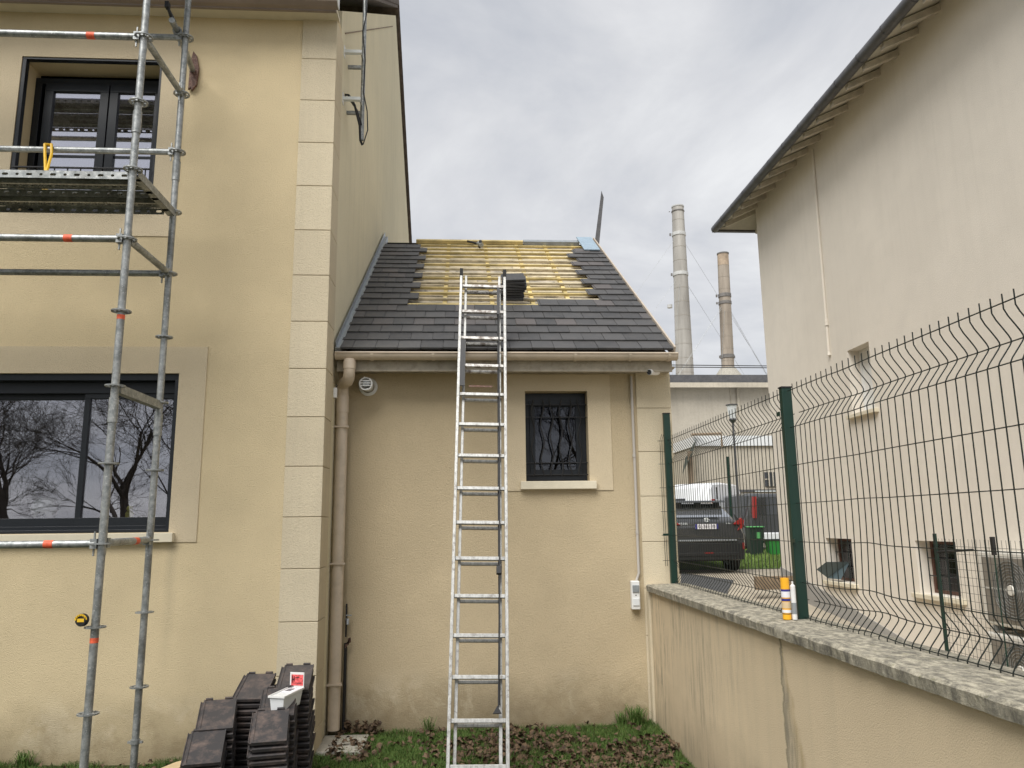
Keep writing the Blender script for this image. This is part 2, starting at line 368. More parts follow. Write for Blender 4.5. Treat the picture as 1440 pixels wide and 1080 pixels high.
M['glassdark'] = glass('plain window glass', .02, (.5, .55, .6))
M['glassup'] = glass('upper window glass', .5, (.6, .6, .65))
# lawn, grass, leaves
m = Mat('mossy lawn soil', .95, spec=.1); a_ = m.noise(3, 5, .7); b_ = m.noise(24, 5, .7)
c_ = m.mix(m.ramp(a_, [(.4, 0.0), (.62, 1.0)]), (.035, .05, .016), (.065, .048, .03))
c_ = m.mix(m.math('MULTIPLY', m.ramp(b_, [(.5, 0.0), (.65, 1.0)]), .6), c_, (.075, .10, .03)); m.col(c_); m.bump(b_, 1, .02); M['lawn'] = m.m
m = Mat('grass blades', .6, spec=.2); a_ = m.noise(5, 3, .6); b_ = m.noise(60, 2, .5)
c_ = m.mix(m.ramp(a_, [(.35, 0.0), (.65, 1.0)]), (.045, .095, .018), (.085, .15, .035)); c_ = m.mix(m.ramp(b_, [(.5, 0.0), (.75, 1.0)]), c_, (.17, .19, .06)); m.col(c_); M['grass'] = m.m
m = Mat('bright grass blades', .6, spec=.2); m.col(m.mix(m.noise(3, 4, .6), (.12, .20, .045), (.22, .30, .08))); M['grasslight'] = m.m  # verge strip grass, a brighter green than the lawn blades
m = Mat('dead leaves', .7, spec=.25); a_ = m.noise(24, 3, .6); b_ = m.noise(90, 3, .6)
c_ = m.mix(m.ramp(a_, [(.38, 0.0), (.62, 1.0)]), (.050, .034, .022), (.15, .10, .058)); c_ = m.mix(m.math('MULTIPLY', m.ramp(b_, [(.45, 0.0), (.7, 1.0)]), .5), c_, (.05, .03, .024)); m.col(c_); M['leaf'] = m.m
m = Mat('bare tree bark', .9, spec=.1); m.col(m.mix(m.noise(6, 4, .6), (.05, .042, .035), (.11, .095, .08))); M['bark'] = m.m

# ------------------------------------------------------------------ generic wall with openings
def wall(name, mat, parent, u0, u1, z0, z1, front, back, holes, fn, reveal=True):
    """holes: (u0,u1,z0,z1,reveal depth). fn(u, depth, z) -> point. depth grows into the wall."""
    us = sorted({u0, u1} | {h[0] for h in holes} | {h[1] for h in holes}); zs = sorted({z0, z1} | {h[2] for h in holes} | {h[3] for h in holes})
    b = MB(); idx = {}
    def V(u, d, z):
        k = (u, d, z)
        if k not in idx: idx[k] = len(b.v); b.v.append(tuple(fn(u, d, z)))
        return idx[k]
    for i in range(len(us) - 1):
        for j in range(len(zs) - 1):
            uc, zc = (us[i] + us[i+1]) / 2, (zs[j] + zs[j+1]) / 2
            if any(h[0] < uc < h[1] and h[2] < zc < h[3] for h in holes): continue
            for d in (front, back): b.f.append((V(us[i], d, zs[j]), V(us[i+1], d, zs[j]), V(us[i+1], d, zs[j+1]), V(us[i], d, zs[j+1])))
    def strip(pts):
        for (a, c) in zip(pts, pts[1:]):
            b.f.append((V(a[0], front, a[1]), V(c[0], front, c[1]), V(c[0], back, c[1]), V(a[0], back, a[1])))
    for h in holes:
        hu = [u for u in us if h[0] <= u <= h[1]]; hz = [z for z in zs if h[2] <= z <= h[3]]
        strip([(u, h[2]) for u in hu]); strip([(u, h[3]) for u in hu]); strip([(h[0], z) for z in hz]); strip([(h[1], z) for z in hz])
    strip([(u, z0) for u in us]); strip([(u, z1) for u in us]); strip([(u0, z) for z in zs]); strip([(u1, z) for z in zs])
    return b.build(name, mat, parent)
ident = lambda u, d, z: (u, d, z)

# ================================================================== GROUND
b = MB()
for i in range(40):
    for j in range(40):
        pass
nx, ny = 44, 60
xs = [-60, -40, -25, -15, -9] + list(np.linspace(-6, 1.8, nx - 5)); ys = [-60, -40, -25, -15, -8, -4] + list(np.linspace(0, 7.4, ny - 7)) + [20]
def gz(x, y):
    if -7 < x < 1.8 and 0 < y < 7.4: return .02 * noise.noise(Vector((x * 1.3, y * 1.3, 0))) + .008 * noise.noise(Vector((x * 6, y * 6, 3))) + max(0, (x - 1.2)) * .06 * max(0, min(1, (y - 6) / 1)) 
    return 0.0
V = [(x, y, gz(x, y)) for x in xs for y in ys]
n1 = len(ys); F = [(i*n1 + j, (i+1)*n1 + j, (i+1)*n1 + j + 1, i*n1 + j + 1) for i in range(len(xs)-1) for j in range(n1-1)]
MB().add(V, F).build('lawn', M['lawn'], kind='structure', smooth=True)
prof = [(-60, -.6), (5, -.5), (8, -.22), (10.2, .044), (13.4, .33), (14.5, .47), (17, .62), (18, .65), (22, .775), (26, .84), (60, .86), (1500, .9)]
b = MB(); V = []; F = []
for (y, z) in prof: V += [(1.83, y, z), (6.0, y, z), (200, y, z)]
for i in range(len(prof) - 1):
    for j in (0, 1): F.append((i*3+j, i*3+j+1, i*3+j+4, i*3+j+3))
b.add(V, F); b.build('driveway', M['drive'], kind='structure')
MB().add([(-1500, 20, .0), (1.83, 20, 0), (1.83, 1500, .7), (-1500, 1500, .7)], [(0, 1, 2, 3)]).build('ground', M['lawn'], kind='structure')
def dz_at(y): return float(np.interp(y, [p[0] for p in prof], [p[1] for p in prof]))
q = [at(x, y, Z=.55) for x, y in ((957, 826), (1020, 829), (1032, 817), (958, 811))]
b = MB(); n = 12
for i in range(n):
    for u in (0, 1):
        e0_, e1_ = q[0].lerp(q[3], i / (n - 1)), q[1].lerp(q[2], i / (n - 1)); p = e0_ if u == 0 else e1_
        b.v.append((p.x, p.y, dz_at(p.y) + .012))
b.f = [(2*i, 2*i+1, 2*i+3, 2*i+2) for i in range(n - 1)]
b.build('road_patch', M['asphalt'], kind='structure')

# ================================================================== MAIN HOUSE
house = thing('house', 'large beige rendered house on the left with anthracite windows and pale corner quoins', 'house', (-5, 12, 0))
def H(o): o.parent = house; o.matrix_parent_inverse = Matrix.Translation((5, -12, 0)); return o
class HB(MB): pass
hp = lambda b, name, mat, **k: H(b.build(name, mat, **k))
FY = 6.4; CX = -1.15
LOW = (-5.0, -2.335, 1.72, 3.01); UP = (-3.865, -2.66, 4.40, 5.855)
o = wall('wall', M['wall'], None, -11, CX, -.3, 6.42, FY, FY + .30, [LOW, UP], ident); H(o)
# gable side wall
g = [(FY + .302, -.3), (17.6, -.3), (17.6, 6.7), (12.05, 10.45), (6.702, 6.72)]
hp(MB().prism([(FY + .302, -.3), (17.6, -.3), (17.6, 6.62), (12.05, 10.45), (FY + .302, 6.62)], CX - .3, CX, lambda u, v, a: (a, u, v)), 'wall', M['side'], label='weathered gable wall with grey streaks')
# render joint on the gable
p0, p1 = at(485, 47, X=CX), at(552, 37, X=CX)
hp(MB().tube([p0 + Vector((.002, 0, 0)), p1 + Vector((.002, 0, 0))], .008, 4), 'render_joint', M['rafter'])
# quoins
def quoin(b, x0, x1, y0, y1, z0, z1, side):
    pr = .014
    if side < 0:  # main house: front face y0-, side face at x1+
        return b.prism([(x0, y0 + .0), (x0, y0 - pr), (x1 + pr, y0 - pr), (x1 + pr, y1), (x1, y1), (x1, y0)], z0, z1, lambda u, v, a: (u, v, a))
qb = None
for k in range(16):
    z0 = -.208 + .4075 * k; z1 = min(z0 + .4025, 6.3)
    if z1 <= z0: continue
    b = MB(); quoin(b, -1.445, CX, FY, FY + .33, z0, z1, -1)
    hp(b, 'quoin_block', M['quoin'], bevel=.004)
# window surrounds (flat paler render bands)
def band(x0, x1, z0, z1, hole, y, mat, name='window_surround', parentfn=H, th=.008):
    hx0, hx1, hz0, hz1 = hole[:4]; b = MB()
    b.box(x0, x1, y - th, y + .001, hz1, z1); b.box(x0, hx0, y - th, y + .001, hz0, hz1); b.box(hx1, x1, y - th, y + .001, hz0, hz1)
    if z0 < hz0: b.box(x0, x1, y - th, y + .001, z0, hz0)
    return parentfn(b.build(name, mat))
band(-5.3, -2.115, 1.64, 3.235, LOW, FY, M['surround'])
band(-4.08, -2.455, 4.2, 6.05, UP, FY, M['surround'])
hp(MB().box(-5.15, -2.285, FY - .06, FY + .1, 1.642, 1.715), 'sill', M['sill'], bevel=.004)
# --- big sliding window
def frame_rect(b, x0, x1, z0, z1, t, y0, y1, tb=None):
    tb = tb or t
    b.box(x0, x1, y0, y1, z1 - t, z1); b.box(x0, x1, y0, y1, z0, z0 + tb); b.box(x0, x0 + t, y0, y1, z0 + tb, z1 - t); b.box(x1 - t, x1, y0, y1, z0 + tb, z1 - t)
wl_ = hp(MB().box(-5.0, -2.336, FY + .02, FY + .14, 2.955, 3.009).box(-5.0, -2.336, FY + .10, FY + .16, 2.86, 2.955).box(-2.365, -2.336, FY + .0, FY + .16, 1.722, 2.955).box(-5.0, -2.365, FY + .11, FY + .16, 1.722, 1.775).box(-5.0, -2.365, FY + .04, FY + .11, 1.722, 1.745), 'window', M['anth'], bevel=.002, label='wide sliding window with anthracite frame')
def sash(x0, x1, y, z0=1.772, z1=2.862):
    b = MB(); frame_rect(b, x0, x1, z0, z1, .045, y, y + .04, .07)
    s = b.build('sash', M['anth'], wl_, bevel=.002)
    return s
sash(-3.46 + .33, -2.366, FY + .115); sash(-5.0, -3.075, FY + .165)
MB().box(-3.09, -2.41, FY + .133, FY + .139, 1.84, 2.82).build('pane', M['glass'], wl_); MB().box(-4.96, -3.12, FY + .183, FY + .189, 1.84, 2.82).build('pane', M['glass'], wl_)
# --- upper casement window
wu = hp(MB().box(UP[0] + .002, UP[0] + .036, FY + .0, FY + .05, UP[2], UP[3] - .022).box(UP[1] - .024, UP[1] - .002, FY + .0, FY + .05, UP[2], UP[3] - .022).box(UP[0] + .002, UP[1] - .002, FY + .0, FY + .05, UP[3] - .022, UP[3] - .002), 'window', M['anth'], bevel=.002, label='upper casement window behind the scaffold deck')
b = MB(); frame_rect(b, UP[0] + .002, UP[1] - .002, 4.42, 5.79, .06, FY + .225, FY + .28); b.build('window_frame', M['anth'], wu, bevel=.002)
MB().box(UP[0] + .002, UP[1] - .002, FY + .19, FY + .30, UP[2], 4.42).build('sill', M['sill'], wu)
xm = -3.2
for (a, c_) in ((UP[0] + .10, xm - .005), (xm + .005, UP[1] - .062)):
    b = MB(); frame_rect(b, a, c_, 4.48, 5.73, .075, FY + .21, FY + .255); b.build('sash', M['anth'], wu, bevel=.003)
    MB().box(a + .075, c_ - .075, FY + .232, FY + .238, 4.555, 5.655).build('pane', M['glassup'], wu)
    MB().box(a + .075, c_ - .075, FY + .228, FY + .244, 5.02, 5.045).build('glazing_bar', M['anth'], wu)
b = MB(); b.tube([(UP[0] + .03, FY - .03, 4.80), (UP[1] - .03, FY - .03, 4.80)], .010, 6)
for i in range(11): x = UP[0] + .06 + i * .108; b.tube([(x, FY - .03, 4.45), (x, FY - .03, 4.80)], .006, 5)
b.tube([(UP[0] + .03, FY - .03, 4.45), (UP[1] - .03, FY - .03, 4.45)], .008, 6)
b.build('guard_rail', M['black'], wu)
# rooms behind
def room(x0, x1, y0, y1, z0, z1):
    b = MB(); V = [(x0,y0,z0),(x1,y0,z0),(x1,y1,z0),(x0,y1,z0),(x0,y0,z1),(x1,y0,z1),(x1,y1,z1),(x0,y1,z1)]
    return b.add(V, [(0,1,2,3),(4,5,6,7),(1,2,6,5),(2,3,7,6),(3,0,4,7)])
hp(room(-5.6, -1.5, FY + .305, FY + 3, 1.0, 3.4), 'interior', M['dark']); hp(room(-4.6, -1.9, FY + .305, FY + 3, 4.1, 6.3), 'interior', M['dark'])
hp(MB().box(-5.4, -2.0, FY + .215, FY + .55, 1.79, 1.82), 'window_ledge', M['timber'])
# eaves: fascia, box gutter, roof edge
hp(MB().box(-11, CX + .03, FY - .16, FY + .02, 6.29, 6.325), 'soffit', M['sill'])
hp(MB().box(-11, CX + .03, FY - .19, FY - .165, 6.255, 6.42), 'fascia', M['dgutter'])
gp = [(-.30, 6.40), (-.305, 6.34), (-.285, 6.29), (-.245, 6.265), (-.20, 6.262), (-.20, 6.275), (-.24, 6.278), (-.272, 6.298), (-.29, 6.345), (-.286, 6.40)]
hp(MB().prism(gp, -11, CX + .05, lambda u, v, a: (a, FY + u, v)), 'gutter', M['dgutter'])
hp(MB().prism([(-.30, 6.40), (-.295, 6.30), (-.25, 6.262), (-.195, 6.262), (-.195, 6.42)], CX + .052, CX + .06, lambda u, v, a: (a, FY + u, v)), 'gutter_end', M['white'])
k_ = (10.72 - 6.50) / (12.05 - 6.15)
hp(MB().prism([(6.13, 6.44), (12.05, 10.60), (17.9, 6.44), (17.9, 6.56), (12.05, 10.76), (6.13, 6.56)], -11, CX + .035, lambda u, v, a: (a, u, v)), 'roof', M['terra'])
# verge tiles along the gable
for sgn in (1, -1):
    for i in range(24):
        t0, t1 = i / 24, (i + 1.08) / 24
        ya, yb = (6.08 + 5.97 * t0, 6.08 + 5.97 * t1) if sgn > 0 else (12.05 + 5.9 * t0, 12.05 + 5.9 * t1)
        za = 6.53 + 4.20 * t0 if sgn > 0 else 10.73 - 4.2 * t0; zb = 6.53 + 4.20 * t1 if sgn > 0 else 10.73 - 4.2 * t1
        lift = .02
        hp(MB().prism([(ya, za - .07 + lift), (yb, zb - .10 + lift), (yb, zb + lift), (ya, za + .03 + lift)], CX + .037, CX + .052, lambda u, v, a: (a, u, v)), 'verge_tile', M['terra'])
b = MB()
for i in range(45): b.prism([(0, .02), (.07, .075), (.14, .09), (.21, .02)], -.16, .22, lambda u, v, a: (-11 + i * .22 + u, 6.25 + a, 6.56 + v + a * .70))
hp(b, 'eaves_tile_row', M['terra'], kind='stuff')

# ================================================================== EXTENSION
ext = thing('house_extension', 'low beige extension with half stripped dark tiled roof between the two houses', 'extension', (.4, 7.1, 0))
def E_(o): o.parent = ext; o.matrix_parent_inverse = Matrix.Translation((-.4, -7.1, 0)); return o
ep = lambda b, name, mat, **k: E_(b.build(name, mat, **k))
AY = 7.1; AX1 = 1.965
WIN = (.588, 1.178, 2.138, 2.981)
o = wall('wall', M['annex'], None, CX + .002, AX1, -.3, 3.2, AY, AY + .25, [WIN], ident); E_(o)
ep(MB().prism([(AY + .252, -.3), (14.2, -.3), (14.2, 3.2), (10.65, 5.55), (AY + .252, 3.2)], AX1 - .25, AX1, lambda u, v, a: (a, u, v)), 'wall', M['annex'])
for k in range(9):
    z0 = -.07 + .4125 * k; z1 = min(z0 + .408, 3.16)
    if z1 - z0 < .1: continue
    b = MB(); pr = .012
    b.prism([(1.645, AY), (1.645, AY - pr), (AX1 + pr, AY - pr), (AX1 + pr, AY + .32), (AX1, AY + .32), (AX1, AY)], z0, z1, lambda u, v, a: (u, v, a))
    ep(b, 'quoin_block', M['quoin'], bevel=.003)
band(.40, 1.395, 2.05, 3.14, WIN, AY, M['surround'], parentfn=E_)
ep(MB().box(.535, 1.235, AY - .055, AY + .12, 2.062, 2.134), 'sill', M['sill'], bevel=.004)
wa = ep(MB().box(WIN[0] + .002, WIN[1] - .002, AY + .12, AY + .19, 2.90, 2.979).box(WIN[0] + .002, WIN[1] - .002, AY + .12, AY + .19, 2.14, 2.20).box(WIN[0] + .002, WIN[0] + .05, AY + .12, AY + .19, 2.20, 2.90).box(WIN[1] - .05, WIN[1] - .002, AY + .12, AY + .19, 2.20, 2.90), 'window', M['anth'], bevel=.002, label='small dark barred window')
b = MB(); frame_rect(b, WIN[0] + .05, WIN[1] - .05, 2.20, 2.90, .05, AY + .105, AY + .15); b.build('sash', M['anth'], wa, bevel=.002)
MB().box(WIN[0] + .10, WIN[1] - .10, AY + .125, AY + .131, 2.25, 2.85).build('pane', M['glassdark'], wa)
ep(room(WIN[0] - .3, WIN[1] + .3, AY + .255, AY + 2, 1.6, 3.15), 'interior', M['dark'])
# wrought iron grille, wavy bars
for i in range(6):
    x = WIN[0] + .075 + i * .088
    pts = [(x + .016 * math.sin(z_ * 2 * math.pi / .34 + i * 2.1), AY + .055, 2.19 + z_) for z_ in np.linspace(0, .72, 19)]
    MB().tube(pts, .0065, 5).build('grille_bar', M['black'], wa)
for z_ in (2.20, 2.31, 2.74, 2.86): MB().tube([(WIN[0] - .0, AY + .065, z_), (WIN[1] + .0, AY + .065, z_)], .006, 5).build('grille_bar', M['black'], wa)
# roof geometry
EY, EZ, RY, RZ = 6.75, 3.30, 10.62, 5.82
TH = math.atan2(RZ - EZ, RY - EY); SL = math.hypot(RY - EY, RZ - EZ)
RL, RR = CX + .02, 1.945
def rp(x, s, h=0): return Vector((x, EY + s * math.cos(TH) - h * math.sin(TH), EZ + s * math.sin(TH) + h * math.cos(TH)))
def rbox(b, x0, x1, s0, s1, h0, h1):
    v = [rp(x, s, h) for x, s, h in ((x0,s0,h0),(x1,s0,h0),(x1,s1,h0),(x0,s1,h0),(x0,s0,h1),(x1,s0,h1),(x1,s1,h1),(x0,s1,h1))]
    return b.add(v, [(0,3,2,1),(4,5,6,7),(0,1,5,4),(1,2,6,5),(2,3,7,6),(3,0,4,7)])
roof = ep(rbox(MB(), RL, RR - .03, .05, SL, -.12, -.085), 'roof', M['membrane'], label='roof slope stripped to its yellow battens in the middle')
# back slope
MB().add([rp(RL, SL, -.05), rp(RR, SL, -.05), (RR, 14.5, 3.3), (RL, 14.5, 3.3)], [(0,1,2,3)]).build('back_slope', M['tile'], roof)
GAP = .222; NR = 20
HOLE_L, HOLE_R = -.47, 1.50
# rafters with yellow counter battens
for x in (-.93, -.47, -.19, .33, .78, 1.19, 1.60):
    if x > -.4: rbox(MB(), x - .022, x + .022, .9, SL - .06, -.082, -.043).build('counter_batten', M['batten'], roof)
# old boarding visible between the battens: uneven pale boards with dark gaps
random.seed(3)
s = 1.05
while s < SL - .15:
    wd = random.uniform(.07, .12); x = -.55
    while x < 1.75:
        L_ = random.uniform(.5, 1.3); x1 = min(1.78, x + L_)
        if random.random() > .12: rbox(MB(), x, x1 - .012, s, s + wd, -.083, -.075 + random.uniform(0, .006)).build('board', M['battenpale'], roof)
        x = x1
    s += wd + random.uniform(.03, .085)
for i in range(4, NR):
    s = .12 + i * GAP
    if s > SL - .05: break
    x1 = 1.72 if i > 6 else (1.0 if i < 6 else 1.6)
    mt = M['battenpale'] if i in (7, 10, 12, 13, 15) else M['batten']
    rbox(MB(), -.62, x1, s - .016, s + .016, -.040 + random.uniform(0, .003), -.012).build('batten', mt, roof)
rbox(MB(), -.66, .88, SL - .10, SL - .02, -.04, .01).build('ridge_board', M['batten'], roof)
rbox(MB(), .89, 1.70, SL - .11, SL + .02, -.04, .012).build('ridge_flashing', M['zinc'], roof)
rbox(MB(), 1.68, 1.90, SL - .72, SL + .1, .03, .045).build('verge_flashing', M['blue'], roof)
rbox(MB(), RR - .012, RR + .004, .0, SL + .12, -.08, .034).build('verge_strip', M['mortar'], roof)
rbox(MB(), RL, RL + .05, 0.0, SL + .1, -.06, .015).build('side_flashing', M['zinc'], roof)
MB().add([rp(RL + .004, .02, .0), rp(RL + .004, SL + .15, .0), rp(RL + .004, SL + .15, .065), rp(RL + .004, .02, .065), rp(RL + .01, .02, .0), rp(RL + .01, SL + .15, .0), rp(RL + .01, SL + .15, .065), rp(RL + .01, .02, .065)],
         [(0,1,2,3),(4,5,6,7),(0,1,5,4),(1,2,6,5),(2,3,7,6),(3,0,4,7)]).build('side_flashing', M['zinc'], roof)
# tile mesh: flat interlocking tile, local x across, y up the slope
def tile_mesh(name, W=.2, L=.265, mat='tile'):
    b = MB(); t = .013
    poly = [(-.5 * W + .0015, 0), (.5 * W - .0015, 0), (.5 * W - .0015, L), (-.5 * W + .0015, L)]
    b.add([(x, y, z) for z in (-t, 0) for x, y in poly], [(3,2,1,0),(4,5,6,7),(0,1,5,4),(1,2,6,5),(2,3,7,6),(3,0,4,7)])
    b.box(-.5 * W - .018, -.5 * W + .0015, .004, L, -t - .004, -t * .5)      # side lock
    b.box(-.5 * W + .004, .5 * W - .004, .0, .012, -t - .008, -t)
    o = b.build(name, M[mat], bevel=.0016); me = o.data; bpy.data.objects.remove(o); return me
tm = tile_mesh('tile'); tw = .2005
tmh = tile_mesh('tile', .1)
basis = Matrix((Vector((1,0,0)), Vector((0, math.cos(TH), math.sin(TH))), Vector((0, -math.sin(TH), math.cos(TH))))).transposed()
random.seed(11)
def put_tile(x, s, me, dz=0, sx=1.0):
    t = bpy.data.objects.new('tile', me); C.objects.link(t); t.parent = roof
    tilt = Matrix.Rotation(R(-3.6), 3, 'X')
    mm = (basis @ tilt @ Matrix.Rotation(R(random.uniform(-.5, .5)), 3, 'Z') @ Matrix.Rotation(R(random.uniform(-.5, .5)), 3, 'Y') @ Matrix.Diagonal((sx, 1, 1))).to_4x4(); mm.translation = rp(x, s, .028 + dz + random.uniform(-.002, .002))
    t.matrix_parent_inverse = roof.matrix_parent_inverse.copy() if False else Matrix.Identity(4)
    t.matrix_local = mm
    bv = t.modifiers.new('bevel', 'BEVEL'); bv.width = .0018; bv.segments = 1; bv.limit_method = 'ANGLE'
for i in range(NR):
    s = i * GAP - .02
    off = 0 if i % 2 == 0 else tw / 2
    nfull = 15
    last_L = -.50 + .012 * 0
    rj = 1.0
    for j in range(-1, 17):
        x0 = RL + .055 + off + j * tw - (tw / 2); x1 = x0 + tw
        x0 = max(x0, RL + .055); x1 = min(x1, RR - .022)
        if x1 - x0 < .045: continue
        if RR - .022 - x1 < .05: x1 = RR - .022
        xc = (x0 + x1) / 2
        if i >= 6:
            rb = {6: .86, 7: 1.64, 8: 1.45, 9: 1.62, 10: 1.45, 11: 1.64, 12: 1.50, 13: 1.62, 14: 1.45, 15: 1.62, 16: 1.54, 17: 1.62}.get(i, 2) - .04
            lb = -.43 if i % 2 else -.53
            if lb < xc < rb: continue
            if i == 19 : continue
        put_tile(xc, s, tm, 0, (x1 - x0) / tw)
put_tile(1.66, SL - .78, tm, .0)
# gutter, fascia, brackets
fas = ep(MB().box(CX + .03, 1.93, EY + .075, EY + .10, 3.115, 3.27), 'fascia', M['fascia'])
ep(MB().box(CX + .03, 1.96, EY + .10, AY - .002, 3.15, 3.168), 'soffit', M['fascia'])
gp = [(.058 * math.cos(a), .058 * math.sin(a)) for a in np.linspace(math.pi, 2 * math.pi, 13)]
gp2 = [(.054 * math.cos(a), .054 * math.sin(a)) for a in np.linspace(2 * math.pi, math.pi, 13)]
GY, GZ = EY + .012, 3.262
gut = ep(MB().prism(gp + gp2, CX + .03, 1.955, lambda u, v, a: (a, GY + u, GZ + v)), 'gutter', M['pvc'], smooth=True)
MB().tube([(CX + .03, GY - .06, GZ), (1.955, GY - .06, GZ)], .008, 6).build('gutter_lip', M['pvc'], gut, smooth=True)
for xx in (CX + .025, 1.955): MB().prism(gp, xx, xx + .006, lambda u, v, a: (a, GY + u * 1.06, GZ + v * 1.06 + .004)).build('gutter_end', M['pvc'], gut)
for x in (-.80, -.26, .36, 1.02, 1.52, 1.88):
    MB().prism([(.064 * math.cos(a), .064 * math.sin(a)) for a in np.linspace(math.pi, 2 * math.pi, 10)] + [(.0585 * math.cos(a), .0585 * math.sin(a)) for a in np.linspace(2 * math.pi, math.pi, 10)], x - .012, x + .012, lambda u, v, a: (a, GY + u, GZ + v)).build('gutter_bracket', M['pvc'], gut)
# downpipe with swan neck, kept as part
DX, DY = -1.085, 6.98
dpath = [(-1.0, GY, GZ - .05), (-1.0, GY, 3.11), (-1.002, GY + .008, 3.07), (-1.010, GY + .03, 3.04), (-1.025, GY + .07, 3.025), (-1.06, 6.90, 3.025), (-1.078, 6.945, 3.018), (DX, DY - .012, 2.995), (DX, DY, 2.95), (DX, DY, 2.86), (DX, DY, .06)]
dpipe = ep(MB().tube(dpath, .052, 18), 'downpipe', M['pvc'], smooth=True)
MB().lathe([(.052, 0), (.056, .003), (.056, .07), (.052, .073)], (-1.0, GY, 3.12), n=16).build('pipe_socket', M['pvc'], dpipe, smooth=True)
MB().lathe([(.052, 0), (.056, .003), (.056, .15), (.052, .153)], (DX, DY, 2.76), n=16).build('pipe_socket', M['pvc'], dpipe, smooth=True)
for z_ in (2.62, 1.42, .42):
    MB().lathe([(.052, 0), (.060, 0), (.060, .018), (.052, .018)], (DX, DY, z_), n=16).box(DX - .075, DX + .07, DY - .062, DY - .05, z_ + .002, z_ + .016).build('pipe_clip', M['pvc'], dpipe)
MB().box(-1.15, -.78, 6.45, 6.94, -.05, .03).build('drain_slab', M['concrete'], None, bevel=.01)['kind'] = 'structure'

# ================================================================== NEIGHBOUR HOUSE
NX = 6.0
nb = thing('neighbouring_house', 'tall pale rendered house on the right with deep rafter eaves and small basement windows', 'house', (9, 8, 0))
def NB(o): o.parent = nb; o.matrix_parent_inverse = Matrix.Translation((-9, -8, 0)); return o
np_ = lambda b, name, mat, **k: NB(b.build(name, mat, **k))
W1 = (11.75, 12.60, .79, 1.465); W2 = (9.20, 10.05, .80, 1.475); W3 = (10.71, 11.35, 3.345, 4.35)
nfn = lambda u, d, z: (NX + d, u, z)
o = wall('wall', M['neigh'], None, 2.5, 14.5, -.8, 8.2, 0, .35, [W1, W2, W3], nfn); NB(o)
np_(MB().box(NX + .352, 15, 14.2, 14.5, -.8, 8.2), 'wall', M['neigh'])
np_(MB().box(NX + .352, 15, 2.5, 2.8, -.8, 8.2), 'wall', M['neigh'])
np_(MB().prism([(14.52, .34), (14.52, .90), (13.38, .71), (10.1, .065), (10.1, -.4)], NX - .012, NX + .01, lambda u, v, a: (a, u, v)), 'plinth', M['plinth'])
np_(MB().box(NX - .015, NX + .3, 14.502, 14.52, -.2, .9), 'plinth', M['plinth'])
np_(MB().tube([(NX - .02, 11.86, 8.0), (NX - .02, 11.88, 6.2), (NX - .02, 11.90, 4.48)], .022, 8).lathe([(.03, 0), (.03, .12)], (NX - .02, 11.89, 4.9)).lathe([(.03, 0), (.012, .12)], (NX - .02, 11.90, 4.40)), 'vent_pipe', M['neigh'], smooth=True)
for (a, b_, z0, z1), lab in ((W1, 'basement window with tilted hopper pane'), (W2, 'larger basement window in a brown frame'), (W3, 'small upper window')):
    up = z0 > 3
    mt = M['white'] if up else M['brownwin']
    fr = MB(); d0, d1 = (.20, .25) if not up else (.18, .22)
    t = .045
    fr.box(NX + d0, NX + d1, a + .002, b_ - .002, z1 - t, z1 - .002).box(NX + d0, NX + d1, a + .002, b_ - .002, z0 + .002, z0 + t).box(NX + d0, NX + d1, a + .002, a + t, z0 + t, z1 - t).box(NX + d0, NX + d1, b_ - t, b_ - .002, z0 + t, z1 - t)
    wdw = np_(fr, 'window', mt, label=lab)
    MB().box(NX + d0 + .02, NX + d0 + .026, a + t, b_ - t, z0 + t, z1 - t).build('pane', M['glassdark'] if not up else M['white'], wdw)
    MB().box(NX - .07, NX + .15, a - .10, b_ + .10, z0 - .06, z0 - .003).build('sill', M['sill'], wdw, bevel=.005)
    if not up:
        for q in range(3):
            y_ = a + (b_ - a) * (q + 1) / 4; MB().tube([(NX + .15, y_, z0), (NX + .15, y_, z1)], .008, 5).build('bar', M['black'], wdw)
        for q in range(2):
            z_ = z0 + (z1 - z0) * (q + 1) / 3; MB().tube([(NX + .15, a, z_), (NX + .15, b_, z_)], .008, 5).build('bar', M['black'], wdw)
    else:
        for z_ in (z0 + .2, z1 - .25): MB().box(NX + .05, NX + .18, a + .01, a + .04, z_, z_ + .05).build('hinge', M['black'], wdw)
        MB().box(NX + .04, NX + .17, a + .004, a + .03, z0 + .01, z1 - .01).build('shutter_edge', M['black'], wdw)
    if lab.startswith('basement'):
        MB().add([(NX - .02, 12.15, .83), (NX - .02, 12.60, .82), (NX - .19, 12.62, .96), (NX - .12, 12.40, 1.09), (NX + .15, 12.15, 1.10)], [(0, 1, 2, 3, 4)]).build('hopper_pane', simple('slate blue board', (.085, .12, .135), .4), wdw)
# eaves
GXN = 5.47
for i, yy in enumerate([14.9 - .47 * j for j in range(27)]):
    np_(MB().prism([(GXN + .03, 7.815), (GXN + .03, 7.90), (NX + .5, 8.38), (NX + .5, 8.27)], yy - .04, yy + .04, lambda u, v, a: (u, a, v)), 'rafter', M['nrafter'])
for i in range(22):
    xx = NX + .3 + i * .45
    np_(MB().prism([(15.22, 7.80), (15.22, 7.90), (14.3, 8.38), (14.3, 8.22)], xx - .04, xx + .04, lambda u, v, a: (a, u, v)), 'rafter', M['nrafter'])
np_(MB().add([(GXN + .02, 15.3, 7.92), (GXN + .02, 2, 7.92), (NX + .8, 2, 8.55), (NX + .8, 14.6, 8.55)], [(0, 1, 2, 3)]), 'soffit', M['soffit'])
np_(MB().add([(GXN + .02, 15.3, 7.92), (15.5, 15.3, 7.92), (15, 14.5, 8.38), (NX + .8, 14.5, 8.38)], [(0, 1, 2, 3)]), 'soffit', M['soffit'])
